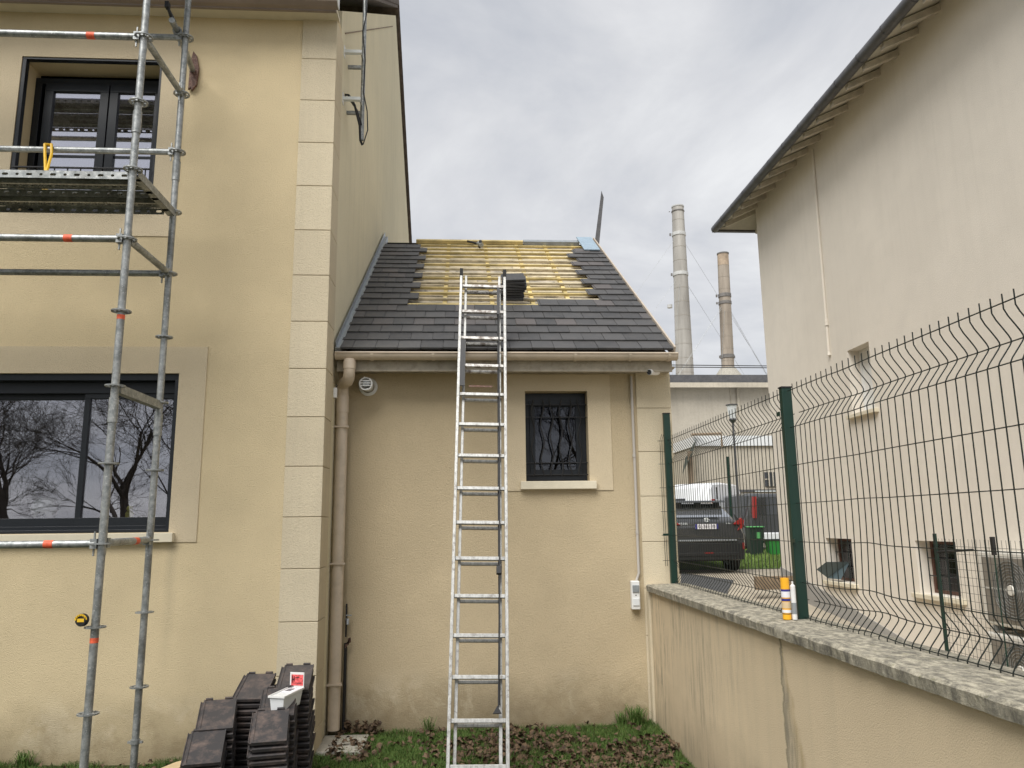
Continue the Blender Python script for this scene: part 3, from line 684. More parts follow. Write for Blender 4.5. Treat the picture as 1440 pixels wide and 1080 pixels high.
np_(MB().add([(GXN - .02, 15.34, 7.96), (GXN - .02, 2, 7.96), (15.5, 2, 7.96), (15.5, 15.34, 7.96), (10.5, 6.5, 12.1), (10.5, 10.8, 12.1)], [(0, 1, 4, 5), (1, 2, 4), (2, 3, 5, 4), (3, 0, 5)]), 'roof', M['tile'])
y = 15.36; j = 0
while y > 2:
    a = y; b_ = y - .62; 
    np_(MB().tube([(GXN - .045, a, 7.945), (GXN - .045, b_ + .004, 7.945)], .080, 14), 'gutter', M['dzinc'], smooth=True); 
    np_(MB().lathe([(.085, 0), (.085, .025)], (GXN - .045, b_, 7.945), (0, 1, 0), 12), 'gutter_joint', M['dzinc']); y = b_; j += 1
np_(MB().box(GXN - .10, 15.5, 15.30, 15.38, 7.88, 7.99), 'gutter', M['dzinc'])

# AC units
def aircon(z0, z1, label):
    t = thing('air_conditioner', label, 'air conditioner', (5.72, 7.95, z0), 0, 'air conditioners on the neighbouring wall')
    h = z1 - z0
    MB().box(0, .27, -.45, .45, 0, h).build('casing', M['acwhite'], t, bevel=.02)
    MB().box(-.012, 0.0, -.40, .38, .05, h - .06).build('grille', M['acdark'], t, bevel=.008)
    b = MB()
    for k in range(9):
        r_ = .045 + k * .032
        b.tube([(-.02, -.05 + r_ * math.cos(a) * .9, h / 2 + min(h/2-.08, r_) * math.sin(a)) for a in np.linspace(0, 2 * math.pi, 25)[:-1]], .0045, 4, closed=True)
    b.build('fan_guard', M['galv'], t)
    MB().lathe([(.0, -.022), (.05, -.022), (.055, -.01), (.055, 0)], (-.012, -.05, h / 2), (1, 0, 0), 20).build('fan_hub', M['acwhite'], t)
    MB().box(-.018, -.012, -.38, .36, h / 2 - .008, h / 2 + .008).build('grille_bar', M['acwhite'], t)
    for yy in (-.32, .32): MB().box(.0, .27, yy - .02, yy + .02, -.06, -.003).build('bracket', M['galv'], t)
aircon(.62, 1.40, 'upper white outdoor air conditioner with round fan grille on the pale wall')
aircon(-.12, .54, 'lower white outdoor air conditioner half hidden by the coping')
NBY = None
# small mesh fence near the units
gf = thing('garden_fence', 'low green welded mesh fence in front of the air conditioners', 'fence', (5.0, 7.5, -.25))
for yy in (8.0, 5.6): MB().box(-.015, .015, yy - 7.5 - .012, yy - 7.5 + .012, 0, 1.85).build('post', M['green'], gf)
MB().tube([(0, -.4, 0), (0, -.4, 1.66)], .007, 6).build('stake', M['green'], gf)
MB().box(-.016, .016, -.416, -.384, 1.66, 1.83).build('stake_cap', M['black'], gf)
b = MB()
for z_ in np.arange(.3, 1.80, .075): b.tube([(0, -2.2, z_), (0, .5, z_)], .0022, 3, cap=False)
for y_ in np.arange(-2.2, .5, .06): b.tube([(0, y_, .3), (0, y_, 1.80)], .0022, 3, cap=False)
b.build('mesh', M['wire'], gf, kind='stuff')
MB().tube([(0, .48, 1.66), (0, -.1, 1.70)], .012, 6).build('strut', M['black'], gf)

# ================================================================== LOW WALL + FENCE
lw = thing('garden_wall', 'low beige rendered boundary wall with lichen covered coping and a long crack', 'wall', (1.8, 3, 0))
LW = lambda o: (setattr(o, 'parent', lw), setattr(o, 'matrix_parent_inverse', Matrix.Translation((-1.8, -3, 0))), o)[2]
LW(MB().box(1.68, 1.96, -8, AY - .014, -.6, 1.146).build('wall', M['lowwall']))
LW(MB().box(1.66, 1.75, AY - .10, AY - .016, -.3, 1.20).build('pier', M['quoin'], bevel=.01))
# coping as an uneven cast slab
V = []; F = []; ny = 260; ys = np.linspace(-8, AY - .12, ny)
for y in ys:
    n_ = lambda a, s_=9: noise.noise(Vector((a, y * s_, 0))) * .006
    V += [(1.642 + n_(1) + n_(9, 30) * .7, y, 1.1505 + n_(6, 22) * .5), (1.637 + n_(2) + n_(8, 25) * .9, y, 1.196 + n_(3)), (1.648 + n_(2) + n_(7, 40) * .6, y, 1.207 + n_(4) * .6), (1.99, y, 1.213 + n_(5) * .4), (2.03, y, 1.205), (2.03, y, 1.15)]
for i in range(ny - 1):
    for j in range(6): F.append((i*6 + j, i*6 + (j+1) % 6, (i+1)*6 + (j+1) % 6, (i+1)*6 + j))
F += [tuple(range(6)), tuple(range((ny-1)*6, ny*6))]
LW(MB().add(V, F).build('coping', M['coping'], smooth=True))

fence = thing('mesh_fence', 'dark green rigid welded mesh fence with folded top standing on the low wall', 'fence', (1.9, 3, 1.2))
FN = lambda o, p=None: (setattr(o, 'parent', p or fence), setattr(o, 'matrix_parent_inverse', Matrix.Translation((-1.9, -3, -1.2)) if p is None else Matrix.Identity(4)), o)[2]
FX = 1.90
for (y, zt) in ((7.0, 2.746), (4.35, 2.52), (1.72, 2.52)):
    FN(MB().box(FX - .03, FX + .03, y - .022, y + .022, 1.208, zt).build('post', M['green'], bevel=.004))
    FN(MB().box(FX - .033, FX + .033, y - .025, y + .025, zt, zt + .008).build('post_cap', M['black']))
hz = [2.497, 2.372, 2.282, 2.064, 1.848, 1.634, 1.410, 1.309, 1.222]
def fold(z):   # offset of the folded wires away from the garden
    pts = [(1.205, 0), (1.222, 0), (1.309, .062), (1.405, 0), (2.282, 0), (2.375, .062), (2.475, 0), (2.54, 0)]
    for (a, u), (b_, v) in zip(pts, pts[1:]):
        if a <= z <= b_: q = (z - a) / (b_ - a); q = .55 * q + .45 * (q * q * (3 - 2 * q)); return u + (v - u) * q
    return 0
def buckle(y, z):      # the nearer panel is dented beside its far post
    d = math.exp(-((y - 3.62) / .17) ** 2)
    return .022 * d * math.sin((z - 1.2) * 3.2), .034 * d * math.cos((z - 1.3) * 2.2)
for pi_, (ya, yb) in enumerate(((4.395, 6.985), (1.76, 4.31))):
    pan = FN(MB().box(FX - .036, FX - .03, ya - .02, ya + .02, 2.36, 2.385).box(FX - .036, FX - .03, yb - .02, yb + .02, 1.63, 1.65).build('mesh_panel', M['green']))
    zl = [1.212, 1.222, 1.24, 1.265, 1.29, 1.303, 1.315, 1.335, 1.365, 1.39, 1.405, 1.5, 1.634, 1.74, 1.848, 1.95, 2.064, 2.17, 2.27, 2.282, 2.30, 2.33, 2.358, 2.370, 2.381, 2.395, 2.42, 2.45, 2.475, 2.497, 2.53]
    y = ya + .01
    while y < yb:
        jit = random.uniform(-.002, .002)
        pts = []
        for z in zl:
            f = fold(z); bx_, by_ = buckle(y, z) if pi_ == 1 else (0, 0)
            pts.append((FX + f + bx_, y + jit + by_, z))
        FN(MB().tube(pts, .0026, 4, cap=False).build('wire', M['wire']), pan); y += .0605
    for z in hz:
        pts = []
        for yy in np.linspace(ya - .01, yb + .01, 40):
            bx_, by_ = buckle(yy, z) if pi_ == 1 else (0, 0)
            pts.append((FX + fold(z) + bx_, yy, z + by_ * .4))
        FN(MB().tube(pts, .0028, 4, cap=False).build('wire', M['wire']), pan)

pan = FN(MB().box(FX - .075, FX - .03, 7.015, 7.03, 1.63, 1.65).build('mesh_panel', M['green'], label='cut end of a further mesh panel behind the far post'))
for q in (.045, .062): FN(MB().tube([(FX - q, 7.03, 1.36), (FX - q - .004, 7.03, 1.9), (FX - q, 7.03, 2.5), (FX - q + .02, 7.03, 2.56)], .0026, 4, cap=False).build('wire', M['wire']), pan)
for z in (1.41, 1.634, 1.848, 2.064, 2.282, 2.497): FN(MB().tube([(FX - .085, 7.03, z), (FX - .02, 7.03, z)], .0028, 4, cap=False).build('wire', M['wire']), pan)
# sealant cartridge on the coping
ct = thing('sealant_cartridge', 'yellow and white sealant cartridge standing on the coping beside the green post', 'cartridge', (1.80, 4.32, 1.214))
MB().lathe([(.0, 0), (.0235, 0), (.0235, .222), (.0215, .222), (.0215, .216), (0, .216)], n=20).build('tube', M['orange'], ct, smooth=True)
for (z0_, z1_, mt_) in ((.150, .162, 'navy'), (.118, .1498, 'paper'), (.098, .112, 'navy'), (.060, .0945, 'timber'), (.036, .052, 'paper'), (.028, .032, 'ink')): MB().lathe([(.0242, z0_), (.0242, z1_)], n=20).build('label_band', M[mt_], ct)
pt = thing('caulking_tube', 'slim white tube leaning against the green post behind the yellow cartridge', 'tube', (1.835, 4.30, 1.214))
MB().lathe([(0, 0), (.014, 0), (.014, .18), (.005, .19), (.005, .205), (0, .205)], n=14).build('tube', M['white'], pt, smooth=True)
MB().lathe([(.0145, .03), (.0145, .09)], n=14).build('label_band', M['zinc'], pt)

# ================================================================== SCAFFOLD
sc = thing('scaffolding', 'galvanised tube scaffolding standing in front of the beige house', 'scaffolding', (-2.24, 5.4, 0))
SCX, SF, SR = -2.235, 5.03, 5.77; OFF = Vector((2.24, -5.4, 0))
def SP(b, name, mat='galv', parent=None, smooth=True, **k):
    b.v = [tuple(Vector(v) + OFF) for v in b.v]
    return b.build(name, M[mat], parent or sc, smooth=smooth, **k)
def rosette(b, x, y, z):
    b.lathe([(.0245, -.004), (.062, -.004), (.062, .004), (.0245, .004)], (x, y, z), n=20)
    return b
def rosette_mesh(x, y, z):
    # disc with real notches and holes between spokes
    b = MB(); b.lathe([(.050, -.0045), (.062, -.0045), (.062, .0045), (.050, .0045), (.050, -.0045)], (x, y, z), n=24)
    b.lathe([(.0245, -.0045), (.034, -.0045), (.034, .0045), (.0245, .0045)], (x, y, z), n=20)
    for k in range(8):
        a = k * math.pi / 4 + R(22.5); Mx = Matrix.Translation((x, y, z)) @ Matrix.Rotation(a, 4, 'Z'); b.box(.032, .052, -.005, .005, -.0043, .0043, Mx)
    return b
BAY = 2.57
for X0 in (SCX, SCX - BAY):
    for (Y0, zf) in ((SF, .165), (SR, .173)):
        st = SP(MB().tube([(X0, Y0, .12), (X0, Y0, 8.2)], .02415, 14), 'standard')
        for k in range(0, 17):
            z = zf + .4985 * k
            if z < .4: continue
            rm = rosette_mesh(X0, Y0, z); SP(rm, 'rosette', parent=st)
        for z in (2.42, 4.42, 6.42): SP(MB().lathe([(.0243, 0), (.029, 0), (.029, .16), (.0243, .16)], (X0, Y0, z), n=14), 'sleeve', parent=st)
        SP(MB().tube([(X0, Y0, .0), (X0, Y0, .32)], .018, 10).box(X0 - .07, X0 + .07, Y0 - .07, Y0 + .07, .0, .008), 'base_jack', parent=st)
        SP(MB().lathe([(.024, 0), (.032, 0), (.032, .03), (.024, .03)], (X0, Y0, .30), n=12).box(X0 - .05, X0 + .05, Y0 - .008, Y0 + .008, .305, .32), 'jack_nut', parent=st)
def wedge(b, x, y, z, ax):
    s_ = .03
    if ax == 'x': b.box(x - .065, x - .025, y - .022, y + .022, z - .03, z + .03); b.box(x - .052, x - .044, y - .006, y + .006, z - .075, z + .075)
    elif ax == 'X': b.box(x + .025, x + .065, y - .022, y + .022, z - .03, z + .03); b.box(x + .044, x + .052, y - .006, y + .006, z - .075, z + .075)
    elif ax == 'y': b.box(x - .022, x + .022, y + .025, y + .065, z - .03, z + .03); b.box(x - .006, x + .006, y + .044, y + .052, z - .075, z + .075)
    elif ax == 'Y': b.box(x - .022, x + .022, y - .065, y - .025, z - .03, z + .03); b.box(x - .006, x + .006, y - .052, y - .044, z - .075, z + .075)
def ledger(y, z, tapes=()):
    b = MB().tube([(SCX - .04, y, z), (SCX - BAY + .04, y, z)], .02415, 12); 
    l_ = SP(b, 'ledger')
    for xx, ax in ((SCX, 'x'), (SCX - BAY, 'X')): w_ = MB(); wedge(w_, xx, y, z, ax); SP(w_, 'wedge_head', parent=l_, smooth=False)
    for t in tapes: SP(MB().tube([(t, y, z), (t + .055, y, z)], .0252, 12), 'tape_mark', 'redtape', parent=l_)
for z, tp in ((5.151, (-2.62,)), (3.656, (-2.64,)), (1.661, (-2.58,)), (7.14, ())): ledger(SF, z, tp)
for z in (5.657, 4.66, 3.663, 6.655, 7.65): ledger(SR, z)
for X0 in (SCX, SCX - BAY):
    for z in (5.155, 3.66, 1.665, 6.16):
        b = MB().tube([(X0, SF + .04, z), (X0, SR - .04, z + .004)], .02415, 12); l_ = SP(b, 'transom')
        for yy, ax in ((SF, 'y'), (SR, 'Y')): w_ = MB(); wedge(w_, X0, yy, z, ax); SP(w_, 'wedge_head', parent=l_, smooth=False)
        if z == 1.665: SP(MB().tube([(X0, SF + .46, z + .002), (X0, SF + .52, z + .002)], .0252, 12), 'tape_mark', 'redtape', parent=l_)
    for z in (4.16, 2.66, 6.15):
        b = MB().box(X0 - .024, X0 + .024, SF + .03, SR - .03, z - .045, z - .040).box(X0 - .026, X0 - .022, SF + .03, SR - .03, z - .045, z + .012).box(X0 + .022, X0 + .026, SF + .03, SR - .03, z - .045, z + .012)
        SP(b, 'transom', smooth=False)
for (z_, mt_) in ((1.07, 'redtape'), (3.10, 'redtape')):
    SP(MB().lathe([(.0247, 0), (.0247, .03)], (SCX + .0005, SF, z_), n=14), 'paint_mark', mt_, parent=None)
# steel decks with punched flanges and ribbed, perforated undersides
def flange(b, x0, x1, y, z0, z1):
    """upright strip with alternating round and long holes cut through"""
    n = int((x1 - x0) / .078); w_ = (x1 - x0) / n; zc = (z0 + z1) / 2
    for i in range(n):
        a0 = x0 + i * w_; a1 = a0 + w_; hw = .020 if i % 2 else .011; hh = .009; xc = (a0 + a1) / 2
        ring = [(xc + (hw - hh) * (1 if math.cos(t) > 0 else -1) + hh * math.cos(t), zc + hh * math.sin(t)) for t in np.linspace(math.pi / 12, 2 * math.pi + math.pi / 12, 13)[:-1]]
        out = []
        for (hx, hz_) in ring:
            dx_, dz_ = hx - xc, hz_ - zc
            k = min((w_ / 2) / abs(dx_) if dx_ else 9e9, ((z1 - z0) / 2) / abs(dz_) if dz_ else 9e9); out.append((xc + dx_ * k, zc + dz_ * k))
        V = [(p[0], y, p[1]) for p in ring] + [(p[0], y, p[1]) for p in out]; m_ = len(ring)
        F = [(q, (q+1) % m_, m_ + (q+1) % m_, m_ + q) for q in range(m_)]
        # corners
        base = len(V); V += [(a0, y, z0), (a1, y, z0), (a1, y, z1), (a0, y, z1)]
        def near(cx, cz):
            ang = math.atan2(cz - zc, cx - xc) % (2 * math.pi); best = None
            for q in range(m_):
                t0 = math.atan2(out[q][1] - zc, out[q][0] - xc) % (2*math.pi); t1 = math.atan2(out[(q+1) % m_][1] - zc, out[(q+1) % m_][0] - xc) % (2*math.pi)
                if (t0 <= ang <= t1) or (t0 > t1 and (ang >= t0 or ang <= t1)): return q
            return 0
        for ci, (cx, cz) in enumerate(((a0, z0), (a1, z0), (a1, z1), (a0, z1))):
            q = near(cx, cz); F.append((m_ + q, m_ + (q+1) % m_, base + ci))
        b.add(V, F)
def deck(z, y0, y1):
    d = SP(MB().box(SCX - BAY + .02, SCX - .02, y0 + .002, y1 - .002, z + .046, z + .049), 'deck_plank', 'galv', smooth=False)
    b = MB()
    for y in (y0, y1): flange(b, SCX - BAY + .03, SCX - .03, y, z - .006, z + .045)
    SP(b, 'flange', parent=d, smooth=False)
    b = MB()       # ribs pressed into the sheet
    for yy in (y0 + .035, y0 + .07, y0 + .20, y0 + .235):
        n = 88
        for i in range(n):
            x = SCX - BAY + .06 + i * (BAY - .12) / n
            b.lathe([(.0085, 0), (.0085, -.010), (.005, -.012)], (x + (.007 if i % 2 else 0), yy, z + .046), n=6)
    SP(b, 'pressed_knobs', parent=d, smooth=False, kind='stuff')
    SP(MB().box(SCX - BAY + .03, SCX - .03, y0 + .125, y0 + .15, z + .012, z + .044), 'stiffener', parent=d, smooth=False)
    hk = MB()
    for yy in (y0 + .05, y1 - .05): hk.box(SCX - .03, SCX + .02, yy - .02, yy + .02, z + .01, z + .04)
    SP(hk, 'hook', parent=d, smooth=False)
for z in (4.105, 6.11):
    deck(z, 5.065, 5.365); deck(z, 5.375, 5.675)
# wall tie from the rear standard
t = SP(MB().tube([(SCX - .055, SR - .16, 5.70), (SCX - .07, SR + .04, 5.71), (-2.385, FY - .04, 5.745)], .024, 12), 'wall_tie')
SP(MB().lathe([(.026, -.03), (.036, -.03), (.036, .03), (.026, .03)], (SCX - .065, SR, 5.705), (-.15, 1, .05), 14), 'coupler', parent=t, smooth=False)
SP(MB().tube([(SCX - .06, SR - .10, 5.72), (SCX - .09, SR - .16, 5.80)], [.020, .012], 6).box(SCX - .11, SCX - .08, SR - .185, SR - .14, 5.80, 5.85), 'coupler_bolt', 'black', parent=t, smooth=False)
pd = MB().prism([(-.04, -.19), (-.02, -.17), (-.01, -.20), (.03, -.14), (.04, .02), (.015, .14), (-.015, .18), (-.035, .08)], 0, .025, lambda u, v, a: (-2.375 + u, FY - .036 + a, 5.75 + v)).build('wall_pad', M['rust']); tag(pd, 'splintered brown red wooden pad under the scaffold tie on the wall', 'wood pad')
# tape measure, strap
ty = at(121, 869, Y=5.02); tz = .165 + .4985 * 2
tmz = thing('tape_measure', 'black and yellow tape measure resting on a scaffold rosette', 'tape measure', (SCX - .06, 4.985, 1.165 + .045))
MB().lathe([(0, -.018), (.034, -.018), (.038, -.010), (.038, .010), (.034, .018), (0, .018)], axis=(.15, 1, 0), n=20).build('case', M['black'], tmz, smooth=True)
b = MB()
for k in range(7): a = R(20 + k * 24); b.box(.026, .036, -.022, -.0175, -.008, .008, Matrix.Rotation(-a, 4, 'Y'))
b.build('grip', M['yellow'], tmz)
MB().box(-.02, .02, -.0215, -.018, -.010, .010).build('emblem', M['yellow'], tmz)
p0 = at(207, 0, Y=5.77)
sx = at(65, 213, Y=SR).x
b = MB()
b.tube([(sx, SR - .03, 4.69), (sx + .02, SR - .05, 4.60), (sx + .10, SR - .16, 4.40), (sx + .12, SR - .20, 4.17)], .011, 6)
b.tube([(sx + .05, SR - .03, 4.69), (sx + .07, SR - .05, 4.60), (sx + .12, SR - .18, 4.40), (sx + .16, SR - .22, 4.17)], .011, 6)
b.tube([(sx, SR - .03, 4.69), (sx + .025, SR, 4.70), (sx + .05, SR - .03, 4.69)], .011, 6)
tag(b.build('clamp_bar', M['yellow']), 'bright yellow strap hooked over the scaffold rail above the deck', 'strap')

# ================================================================== LADDER
foot = Vector((0, 5.50, 0)); k_ = (6.9 - 5.5) / 4.07; la = math.atan(k_)
lad = thing('extension_ladder', 'aluminium extension ladder leaning on the gutter of the low roof', 'ladder', (.10, 5.50, -.12)); lad.rotation_euler = (-la, R(1.3), 0)
LL = 4.22 / math.cos(la)
def rail(x, y0, y1, z0, z1, name='rail', mat='alu'):
    return MB().box(x - .012, x + .012, y0, y1, z0, z1).build(name, M[mat], lad, bevel=.003)
for x in (-.203, .203): rail(x, -.03, .03, .0, LL)
for x in (-.158, .158): rail(x, .035, .085, .02, LL - .02)
for x in (-.203, .203): MB().box(x - .015, x + .015, -.034, .034, LL - .07, LL + .01).build('end_cap', M['rubber'], lad); MB().box(x - .016, x + .016, -.036, .036, -.03, .03).build('foot', M['rubber'], lad)
z = .27 ; i = 0
while z < LL - .02:
    MB().box(-.191, .191, -.016, .014, z - .014, z + .014).build('rung', M['alu'] if i < 11 else M['aludirty'], lad, bevel=.003)
    if i % 1 == 0: MB().box(-.146, .146, .046, .074, z - .022 - .014, z - .022 + .010).build('rung', M['alu'] if i < 11 else M['aludirty'], lad, bevel=.003)
    z += .287; i += 1
rope = MB().tube([(.150, -.02, LL - .22), (.148, -.022, LL - .9), (.152, -.022, 2.6), (.149, -.022, 1.55), (.140, -.022, .64)], .006, 6).tube([(.140, .02, LL - .25), (.142, .02, 2.3), (.15, .02, .66)], .005, 6)
rope.build('rope', M['black'], lad)
MB().box(.125, .165, -.045, .0, 1.58, 1.64).build('rope_cleat', M['black'], lad, bevel=.004); MB().prism([(-.03, -.02), (.03, -.02), (.0, .03)], -.05, -.01, lambda u, v, a: (.13 + u, a, .62 + v)).build('rope_stopper', M['black'], lad)
MB().box(-.19, -.15, -.03, -.02, LL - 1.25, LL - .78).build('latch_spring', M['black'], lad); MB().box(.13, .155, -.03, -.015, LL - .50, LL - .2).build('latch_plate', M['black'], lad)
MB().box(-.11, .09, -.0175, -.0162, LL - 1.255 , LL - 1.24).build('warning_sticker', M['rust'], lad)

# ================================================================== things fixed on the walls
vent = thing('flue_vent', 'white round boiler flue with slatted cowl under the gutter', 'vent', (-.87, AY, 3.02))
MB().lathe([(.085, -.004), (.085, -.012), (.062, -.02), (.058, -.02)], axis=(0, 1, 0), n=28).build('wall_plate', M['white'], vent, smooth=True)
MB().tube([(0, -.01, 0), (0, -.12, 0)], .05, 22).build('pipe', M['white'], vent, smooth=True)
for k in range(5): MB().lathe([(.060, 0), (.060, .008), (.050, .008), (.050, 0), (.060, 0)], (0, -.125 - k * .019, -.0015 * k), (0, -1, 0), 24).build('cowl_ring', M['white'], vent)
for k in range(6): a = k * math.pi / 3 + .3; MB().box(.050, .060, -.212, -.12, -.004, .004, Matrix.Rotation(a, 4, 'Y')).build('cowl_rib', M['white'], vent)
for k in (-.022, 0, .022): MB().box(-.05, .05, -.212, -.208, k - .004, k + .004).build('cowl_bar', M['white'], vent)
MB().tube([(0, -.12, 0), (0, -.185, 0)], .030, 16).build('flue_core', M['zinc'], vent)
cm = thing('security_camera', 'small white bullet security camera under the right end of the gutter', 'camera', (1.79, 6.86, 3.118))
MB().tube([(.03, .09, .015), (-.075, -.04, -.01)], .028, 16).build('body', M['white'], cm, smooth=True, bevel=.002); MB().lathe([(0, .0), (.022, .0), (.022, .006)], (-.0772, -.0425, -.0105), (-.8, -1, -.1), 16).build('lens', M['black'], cm)
MB().lathe([(.03, 0), (.03, .012), (.01, .014), (.01, .03)], (.03, .10, .0), (0, 0, 1), 14).build('mount', M['white'], cm)
lp = thing('motion_sensor_light', 'white rectangular wall light with frosted lens at the end of the conduit', 'wall light', (1.555, AY - .02, .985))
MB().box(-.038, .038, -.05, .018, 0, .25).build('housing', M['white'], lp, bevel=.008)
MB().box(-.03, .03, -.058, -.05, .035, .10).build('lens', M['clearbox'], lp, bevel=.003); MB().box(-.03, .03, -.058, -.05, .15, .215).build('lens', M['zinc'], lp, bevel=.003); MB().lathe([(0, 0), (.006, 0)], (0, -.0505, .125), (0, -1, 0), 10).build('sensor', M['black'], lp)
cd = MB().tube([(1.60, AY - .022, 3.12), (1.602, AY - .022, 2.2), (1.60, AY - .022, 1.3), (1.575, AY - .022, 1.235)], .0125, 8).lathe([(.016, 0), (.016, .03)], (1.60, AY - .022, 2.35), n=10).lathe([(.016, 0), (.016, .03)], (1.60, AY - .022, 1.65), n=10).build('conduit', simple('grey conduit', (.45, .42, .38), .5), smooth=True)
tag(cd, 'thin vertical cable conduit running down to the wall light', 'conduit')
# latch on the main corner
bx_ = thing('shutter_catch', 'small white box fixed on the quoins beside the downpipe elbow', 'box', (CX + .02, 6.75, 2.86))
MB().box(0, .03, -.02, .02, 0, .09).build('case', M['white'], bx_, bevel=.004); MB().tube([(.015, 0, .09), (.03, 0, .11), (.02, 0, .12)], .004, 5).build('hook', M['black'], bx_)
# antenna mast
mastX = -1.0
am = thing('antenna_mast', 'galvanised aerial mast on white brackets fixed high on the gable wall', 'antenna', (CX, 7.0, 5.9))
b = MB().tube([(.17, .02, -.45), (.17, .02, 1.6)], .021, 10); b.build('mast', M['galv'], am, smooth=True)
for z_ in (.40, -.10):
    MB().box(.0, .17, -.14, -.10, z_ - .012, z_ + .02).build('bracket', M['whitemetal'], am); MB().box(0, .006, -.15, -.09, z_ - .05, z_ + .06).build('wall_plate', M['white'], am)
    MB().box(.0, .17, .12, .15, z_ - .012, z_ + .02).build('bracket', M['galv'], am); MB().tube([(.165, -.13, z_), (.165, .14, z_)], .008, 6).build('clamp', M['galv'], am)
cb = MB().tube([(.0, .0, .02), (.04, -.03, .0), (.10, -.02, -.10), (.15, .0, -.30), (.16, .0, -.46), (.18, .02, -.50)], .012, 6)
cb.tube([(.0, .0, .0), (.04, -.01, -.02), (.12, .0, -.14), (.17, .0, -.30)], .008, 6).tube([(.19, .0, -.5), (.23, 0, -.35), (.22, 0, -.15), (.18, 0, .05), (.19, 0, .4), (.16, -.02, .7), (.19, 0, .9), (.15, 0, 1.6)], .006, 5)
cb.build('cable', M['black'], am, smooth=True)
# tall metal strip standing at the ridge corner
p0, p1 = at(836, 335, Y=10.6), at(843, 268, Y=10.6)
mz = thing('metal_strip', 'long narrow metal flashing strip standing up behind the ridge corner', 'strip', p0 - Vector((0, 0, .3)))
d_ = p1 - p0; mz.rotation_euler = (0, math.atan2(d_.x, d_.z), 0); L_ = d_.length + .3
MB().prism([(-.035, 0), (.04, 0), (.035, L_ - .1), (-.01, L_)], 0, .004, lambda u, v, a: (u, a, v)).prism([(.03, 0), (.04, 0), (.035, L_ - .1), (.028, L_ - .1)], .004, .05, lambda u, v, a: (u, a, v)).build('strip', M['dzinc'], mz)
# tool on the battens
tl = thing('roofing_hammer', 'dark hammer lying on the battens near the ridge', 'hammer', rp(.18, SL - .42, .02), 0)
tl.rotation_euler = (TH, 0, 0)
MB().tube([(-.10, .24, .0), (.05, -.02, .02)], .016, 8).build('handle', M['black'], tl); MB().tube([(.045, -.02, .03), (.09, -.12, .03)], .030, 10).build('head', M['zinc'], tl); MB().tube([(.06, -.04, -.02), (.075, -.085, .08)], .022, 8).build('claw', M['black'], tl)
# stacked tiles hanging on the battens
ORD = ['topmost', 'second', 'third', 'fourth', 'fifth', 'sixth', 'seventh', 'eighth', 'ninth', 'tenth', 'eleventh', 'twelfth', 'thirteenth', 'fourteenth', 'fifteenth', 'sixteenth', 'seventeenth', 'eighteenth', 'nineteenth', 'twentieth']
NP = 8; tms = tile_mesh('roof_tile', .235, .30, 'tile')
for k in range(NP):
    t = bpy.data.objects.new('roof_tile', tms); C.objects.link(t)
    mm = (basis @ Matrix.Rotation(R(random.uniform(-4, 4)), 3, 'Z') @ Matrix.Rotation(R(random.uniform(-2.5, 2.5)), 3, 'Y') @ Matrix.Rotation(R(random.uniform(-2, 2)), 3, 'X')).to_4x4()
    mm.translation = rp(.545 + random.uniform(-.014, .014) + .02 * math.sin(k / 2.6), 1.47 + random.uniform(-.012, .012), .045 + k * .030)
    t.matrix_world = mm; tag(t, (ORD[NP - 1 - k] + ' tile' + ('' if k == NP - 1 else ' from the top') + ' in the small black pile on the battens'), 'roof tile', 'spare tiles piled on the battens')

# ================================================================== TILE STACKS ON THE GROUND
def stack_tile_mesh():
    b = MB(); W, L, t = .225, .31, .014
    b.box(-W/2 + .02, W/2, 0, L, 0, t)
    b.box(-W/2 + .02, W/2, 0, .014, t, t + .006).box(-W/2 + .02, -W/2 + .030, .014, L, t, t + .005).box(W/2 - .008, W/2, .014, L, t, t + .004)
    b.box(-W/2, -W/2 + .02, .01, L - .01, -.004, t * .55).box(-W/2, -W/2 + .005, .01, L - .01, t * .55, t)
    b.box(-W/2 + .03, -W/2 + .075, L - .002, L + .014, .002, t + .008).box(W/2 - .075, W/2 - .025, L - .002, L + .014, .002, t + .008)
    b.box(-W/2 + .04, -W/2 + .09, L - .03, L - .012, -.018, 0).box(W/2 - .09, W/2 - .04, L - .03, L - .012, -.018, 0)
    b.box(-W/2 + .03, W/2 - .01, .012, .03, -.010, 0)
    o = b.build('roof_tile', M['tile2']); me = o.data; bpy.data.objects.remove(o); return me
stm = stack_tile_mesh()
piles = [ # front-left px, front-right px, y of the front edge, yaw, words
    ((254.6, 1075.6), (309, 1073.6), 5.00, -11, ' in the low front left stack of dusty tiles'),
    ((276, 1026), (325.5, 1026), 5.28, -12, ' in the middle left stack'),
    ((323.6, 984), (372, 984), 5.60, 2, ' in the rear left stack against the wall'),
    ((350, 1044.4), (401.4, 1043.5), 5.05, -10, ' in the low stack before the white box'),
    ((362, 1008), (413, 1007.5), 5.34, -8, ' in the stack carrying the white box'),
    ((385.8, 971.5), (434.4, 970.5), 5.64, -4, ' in the tallest stack beside the quoins')]
random.seed(5)
boxpos = None
